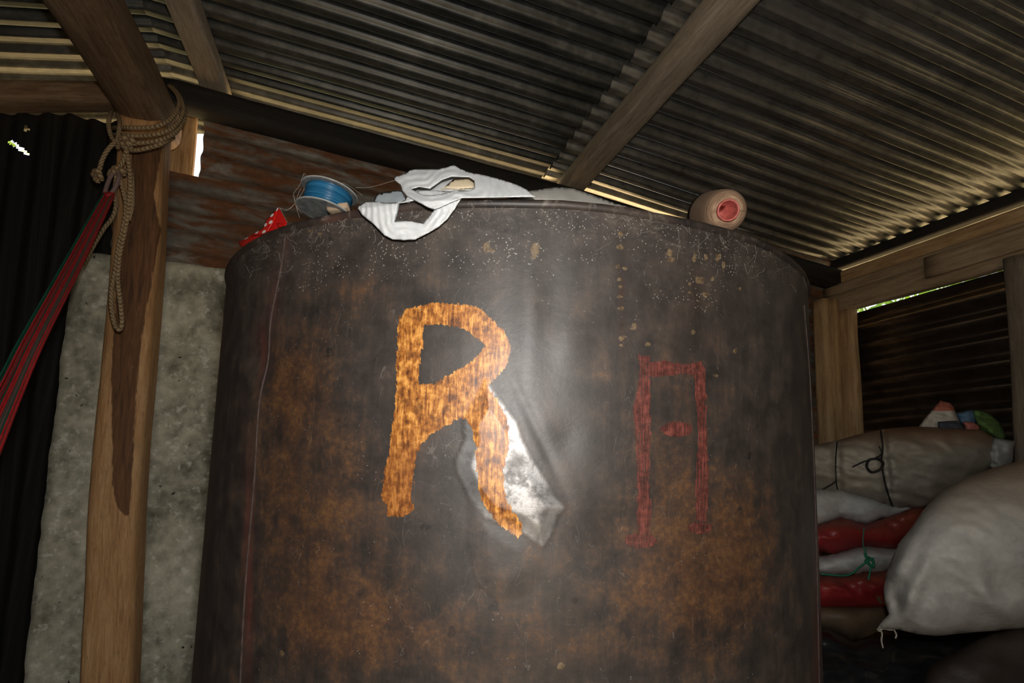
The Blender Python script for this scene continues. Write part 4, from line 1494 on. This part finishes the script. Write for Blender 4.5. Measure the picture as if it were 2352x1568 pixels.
def gath(us, wd, dp):
    """cinched pleats where a cord pulls the cloth in, and folds raying away from it"""
    def fn(u, v):
        d = 0.0
        for (u1, v1, u2, v2) in us:
            t = np.clip((v - v1) / (v2 - v1), 0, 1)
            x = u1 + (u2 - u1) * t
            d -= dp * math.exp(-((u - x) / wd) ** 2)
            d += dp * 0.25 * math.sin(v * 0.22 + 2 * nz((v / 20, u / 90, 1))) * math.exp(-abs(u - x) / (wd * 2.5))
        return d
    return fn


def body(name, outline, Y, fr, bk, mat, label, catg, top, group=None, parent=None, **kw):
    pf = Puff(outline, Y, fr, bk, **kw)
    me = pf.mesh(name, top_attr(*top))
    o = put(name, me, mat, parent, label=label, cat_=catg, group=group)
    return pf, o


# pile underneath
body('plastic_tarp', C6([(-150, 1290), (250, 1285), (350, 1345), (600, 1325), (900, 1325), (1258, 1280), (1500, 1260), (1700, 1500), (1720, 2150), (1500, 2230), (700, 2230), (-60, 2150), (-140, 1700)]), 1.80, 0.22, 0.05,
     M_TARP, 'glossy black plastic sheet covering the pile below the sacks', 'tarpaulin', (0, 1), step=9, wrinkle=0.04, wscale=42, seed=3, round_=False)
body('dark_cloth', C6([(740, 1530), (830, 1440), (950, 1375), (1100, 1310), (1300, 1270), (1600, 1250), (1700, 1500), (1700, 2200), (800, 2240), (720, 1800)]), 1.50, 0.10, 0.10,
     sack_mat('dark_brown_cloth', (0.045, 0.033, 0.025), dirty=0.2), 'dark brown cloth heap under the plump white sack', 'cloth', (1400, 1500), step=14, wrinkle=0.02, wscale=50, seed=4)
body('brown_sack', C6([(-170, 1172), (200, 1160), (540, 1165), (570, 1230), (490, 1300), (350, 1345), (250, 1300), (0, 1295), (-180, 1280), (-220, 1220)]), 1.90, 0.10, 0.2, M_SACKB,
     'dull brown sack at the bottom, under the lower red sack', 'sack', (1380, 1420), step=10, wrinkle=0.02, wscale=40, seed=5)
body('red_sack', C6([(-270, 1030), (-200, 1012), (200, 1008), (330, 1000), (420, 985), (545, 972), (600, 1000), (580, 1110), (545, 1172), (400, 1182), (200, 1177), (-190, 1180), (-265, 1140)]), 1.93, 0.13, 0.2, M_SACKR,
     'lower red sack tied with green string', 'sack', (1320, 1360), step=6, wrinkle=0.034, wscale=23, seed=6)
body('pale_sack', C6([(-230, 925), (-180, 905), (190, 900), (280, 888), (430, 848), (560, 866), (640, 870), (600, 970), (450, 992), (330, 1008), (190, 1004), (-180, 1006), (-235, 970)]), 1.94, 0.11, 0.2, M_SACKP,
     'pale sack squeezed between the two red sacks', 'sack', (1200, 1260), step=6, wrinkle=0.034, wscale=23, seed=7)
body('red_sack', C6([(-300, 790), (-230, 752), (190, 738), (300, 700), (430, 738), (540, 700), (680, 650), (740, 645), (760, 700), (690, 800), (620, 850), (560, 872), (440, 852), (280, 892), (190, 885), (-220, 892), (-295, 850)]), 1.95, 0.11, 0.2, M_SACKR,
     'upper red sack with a dusty brown top, under the pale bundle', 'sack', (1185, 1255), step=6, wrinkle=0.034, wscale=23, seed=8, round_=False)
body('pale_sack', C6([(-240, 600), (-160, 566), (270, 548), (450, 590), (560, 630), (660, 640), (700, 660), (600, 695), (500, 712), (430, 742), (300, 706), (190, 742), (-170, 748), (-250, 690)]), 1.97, 0.10, 0.2, M_SACKP,
     'white sack directly beneath the tied grey bundle', 'sack', (1120, 1160), step=6, wrinkle=0.034, wscale=23, seed=9, round_=False)
gs_root = thing('grey_sack', at(2060, 1160, 1.98), 'large dusty grey sack tied around with black cord', 'sack')
gpf, gs_body = body('sack_body', C6([(-330, 430), (-290, 360), (-180, 332), (170, 322), (280, 298), (400, 265), (520, 240), (680, 225), (900, 235), (1040, 245), (1110, 290), (1120, 380), (1075, 450), (1000, 530), (880, 590), (800, 625), (700, 655), (600, 662), (450, 615), (280, 575), (180, 562), (-200, 566), (-300, 520)]),
                1.99, 0.16, 0.2, M_SACKG, None, None, (985, 1050), parent=gs_root, step=6, wrinkle=0.042, wscale=26, seed=10, round_=False,
                fold=gath([C6([(275, 290)])[0] + C6([(290, 580)])[0], C6([(512, 240)])[0] + C6([(560, 660)])[0]], 10, 0.028))
M_CORD = plain('black_cord', (0.012, 0.011, 0.010), 0.7, 0.2)


def tie(root, pf, pts, r, mat, name='cord', lift=0.004, label=None):
    P = [pf.front(p[0], p[1], lift) for p in [tuple(q[:2]) for q in spline([np.array([x, y, 0.0]) for x, y in pts], 8)]]
    v_, f_, g_ = tube(P, r, 6)
    put(name, np_mesh(name, v_, f_, g_), mat, root, label=label)


tie(gs_root, gpf, C6([(280, 305), (272, 420), (278, 540), (300, 572)]), 0.0022, M_CORD)
tie(gs_root, gpf, C6([(508, 248), (518, 330), (512, 400), (525, 500), (550, 590), (572, 650)]), 0.0032, M_CORD)
tie(gs_root, gpf, C6([(360, 438), (420, 410), (470, 395), (512, 370), (500, 330)]), 0.0025, M_CORD)
tie(gs_root, gpf, C6([(505, 395), (450, 400), (435, 435), (460, 465), (505, 450), (520, 415), (490, 395)]), 0.0042, M_CORD, 'cord_bow', 0.008, 'looped black cord bow')
tie(gs_root, gpf, C6([(178, 570), (210, 552), (250, 530), (276, 512)]), 0.0028, M_CORD)
# green string on the lower sacks
M_GREENS = plain('green_string', (0.02, 0.20, 0.11), 0.6, 0.2)
gst = thing('green_string', at(1990, 1320, 1.82), 'thin green string knotted around the pale and red sacks', 'string')
for pts, r_ in [([(195, 998), (330, 1005), (400, 960), (440, 930), (470, 915)], 0.003), ([(430, 870), (425, 900), (445, 935), (455, 970), (440, 1040), (450, 1050)], 0.0028), ([(420, 760), (415, 840), (430, 880), (440, 930)], 0.0016),
                ([(455, 965), (450, 1040), (480, 1100), (510, 1150)], 0.0016), ([(430, 905), (465, 925), (470, 960), (445, 945), (425, 925)], 0.0045)]:
    P = [at(p[0], p[1], 1.808) for p in spline([np.array([x, y, 0.0]) for x, y in C6(pts)], 7)]
    v_, f_, g_ = tube(P, r_, 6)
    put('string', np_mesh('string', v_, f_, g_), M_GREENS, gst)
# plump white sack
ws_root = thing('white_sack', at(2250, 1450, 1.52), 'plump off-white woven sack with a sewn corner, lying on the dark heap', 'sack')
wpf, ws_body = body('sack_body', C6([(492, 1278), (520, 1240), (552, 1208), (530, 1150), (523, 1080), (532, 1015), (560, 930), (600, 840), (680, 740), (740, 650), (830, 562), (960, 490), (1100, 440), (1258, 400), (1450, 375), (1700, 430), (1820, 640),
                               (1830, 950), (1760, 1180), (1600, 1260), (1420, 1280), (1258, 1285), (1020, 1300), (800, 1322), (700, 1312), (610, 1290), (560, 1286), (520, 1284)]), 1.52, 0.19, 0.16, M_SACKW, None, None, (1080, 1250),
                parent=ws_root, step=7, wrinkle=0.016, wscale=40, seed=12, round_=False,
                fold=lambda u, v: 0.013 * math.sin((u * 0.55 - v * 0.35) / 15 + 3 * nz((u / 90, v / 90, 2))) * float(np.clip((v - 1230) / 120, 0, 1)) + 0.010 * math.sin((u * 0.9 + v * 0.5) / 11) * float(np.clip(1 - abs(u - 2075) / 70, 0, 1)))
M_THREAD = plain('sack_thread', (0.42, 0.38, 0.31), 0.8, 0.2)
for pts in [[(500, 1278), (515, 1310), (512, 1345), (520, 1385)], [(575, 1285), (590, 1315), (585, 1335)], [(490, 1282), (500, 1296), (520, 1284), (560, 1290), (600, 1278)]]:
    P = [at(p[0], p[1], 1.515) for p in spline([np.array([x, y, 0.0]) for x, y in C6(pts)], 6)]
    v_, f_, g_ = tube(P, 0.0022, 6)
    put('loose_thread', np_mesh('loose_thread', v_, f_, g_), M_THREAD, ws_body)


# bright cloths behind the grey sack
def cloth(name, pts, Y, mat, label, fr=0.03, sd=1.0, cat__='cloth'):
    pf = Puff(CL(pts), Y, fr, 0.05, step=4, wrinkle=0.034, wscale=13, seed=sd, round_=False)
    put(name, pf.mesh(name, {'top': lambda u, v: np.clip((947 - v) / 12.0 + 0.25, 0, 1)}), mat, label=label, cat_=cat__)


def two_tone(name, lo, hi):
    g = G(name)
    m = g.step(g.math('ADD', g.attr('top'), g.math('MULTIPLY', g.math('SUBTRACT', g.noise(g.co(), 30, 3), 0.5), 0.6)), 0.4, 0.6)
    c = g.mix(m, lo, hi)
    return g.done(c, 0.8, normal=g.bump(g.noise(g.co(), 60, 4), 0.4, 0.004))


cloth('patterned_cloth', [(230, 720), (400, 500), (550, 330), (700, 160), (760, 190), (880, 210), (960, 300), (1010, 450), (1080, 600), (1020, 800), (650, 800), (350, 780)], 2.02,
      two_tone('red_white_cloth', (0.50, 0.47, 0.40), (0.46, 0.15, 0.10)), 'red and white cloth poking up behind the tied grey sack', sd=1.3)
cloth('checked_cloth', [(640, 590), (840, 575), (1020, 570), (1120, 650), (1230, 800), (950, 830), (650, 800)], 1.965, plain('navy_check', (0.055, 0.065, 0.085), 0.8, 0.5, 90),
      'small navy checked cloth tucked against the red and white cloth', sd=2.3, fr=0.02)
cloth('blue_cloth', [(1000, 425), (1200, 372), (1345, 350), (1430, 420), (1420, 600), (1300, 700), (1090, 640)], 2.03, plain('blue_cloth', (0.10, 0.19, 0.30), 0.8, 0.3), 'pale blue cloth between the red and green cloths', sd=3.1)
cloth('pink_cloth', [(1130, 590), (1330, 590), (1480, 680), (1440, 850), (1220, 850)], 1.98, plain('coral_cloth', (0.48, 0.17, 0.13), 0.8, 0.3), 'coral pink cloth scrap under the blue cloth', sd=3.9, fr=0.02)
cloth('green_cloth', [(1330, 370), (1390, 350), (1520, 375), (1700, 450), (1850, 590), (1930, 720), (2000, 900), (1920, 960), (1700, 880), (1500, 800), (1400, 620)], 2.0, plain('green_cloth', (0.10, 0.19, 0.05), 0.8, 0.55, 45),
      'green crumpled cloth beside the blue cloth', sd=4.7)
cloth('crumpled_bag', [(1560, 1270), (1640, 1150), (1740, 900), (1900, 930), (2190, 970), (2150, 1100), (2130, 1380), (2000, 1500), (1800, 1560), (1650, 1480)], 1.96, plastic('crumpled_bag', (0.42, 0.43, 0.41)),
      'crumpled whitish plastic bag at the right end of the grey sack', sd=5.5, fr=0.05, cat__='bag')
for o in bpy.data.objects:
    if '_w' in o:
        del o['_w']
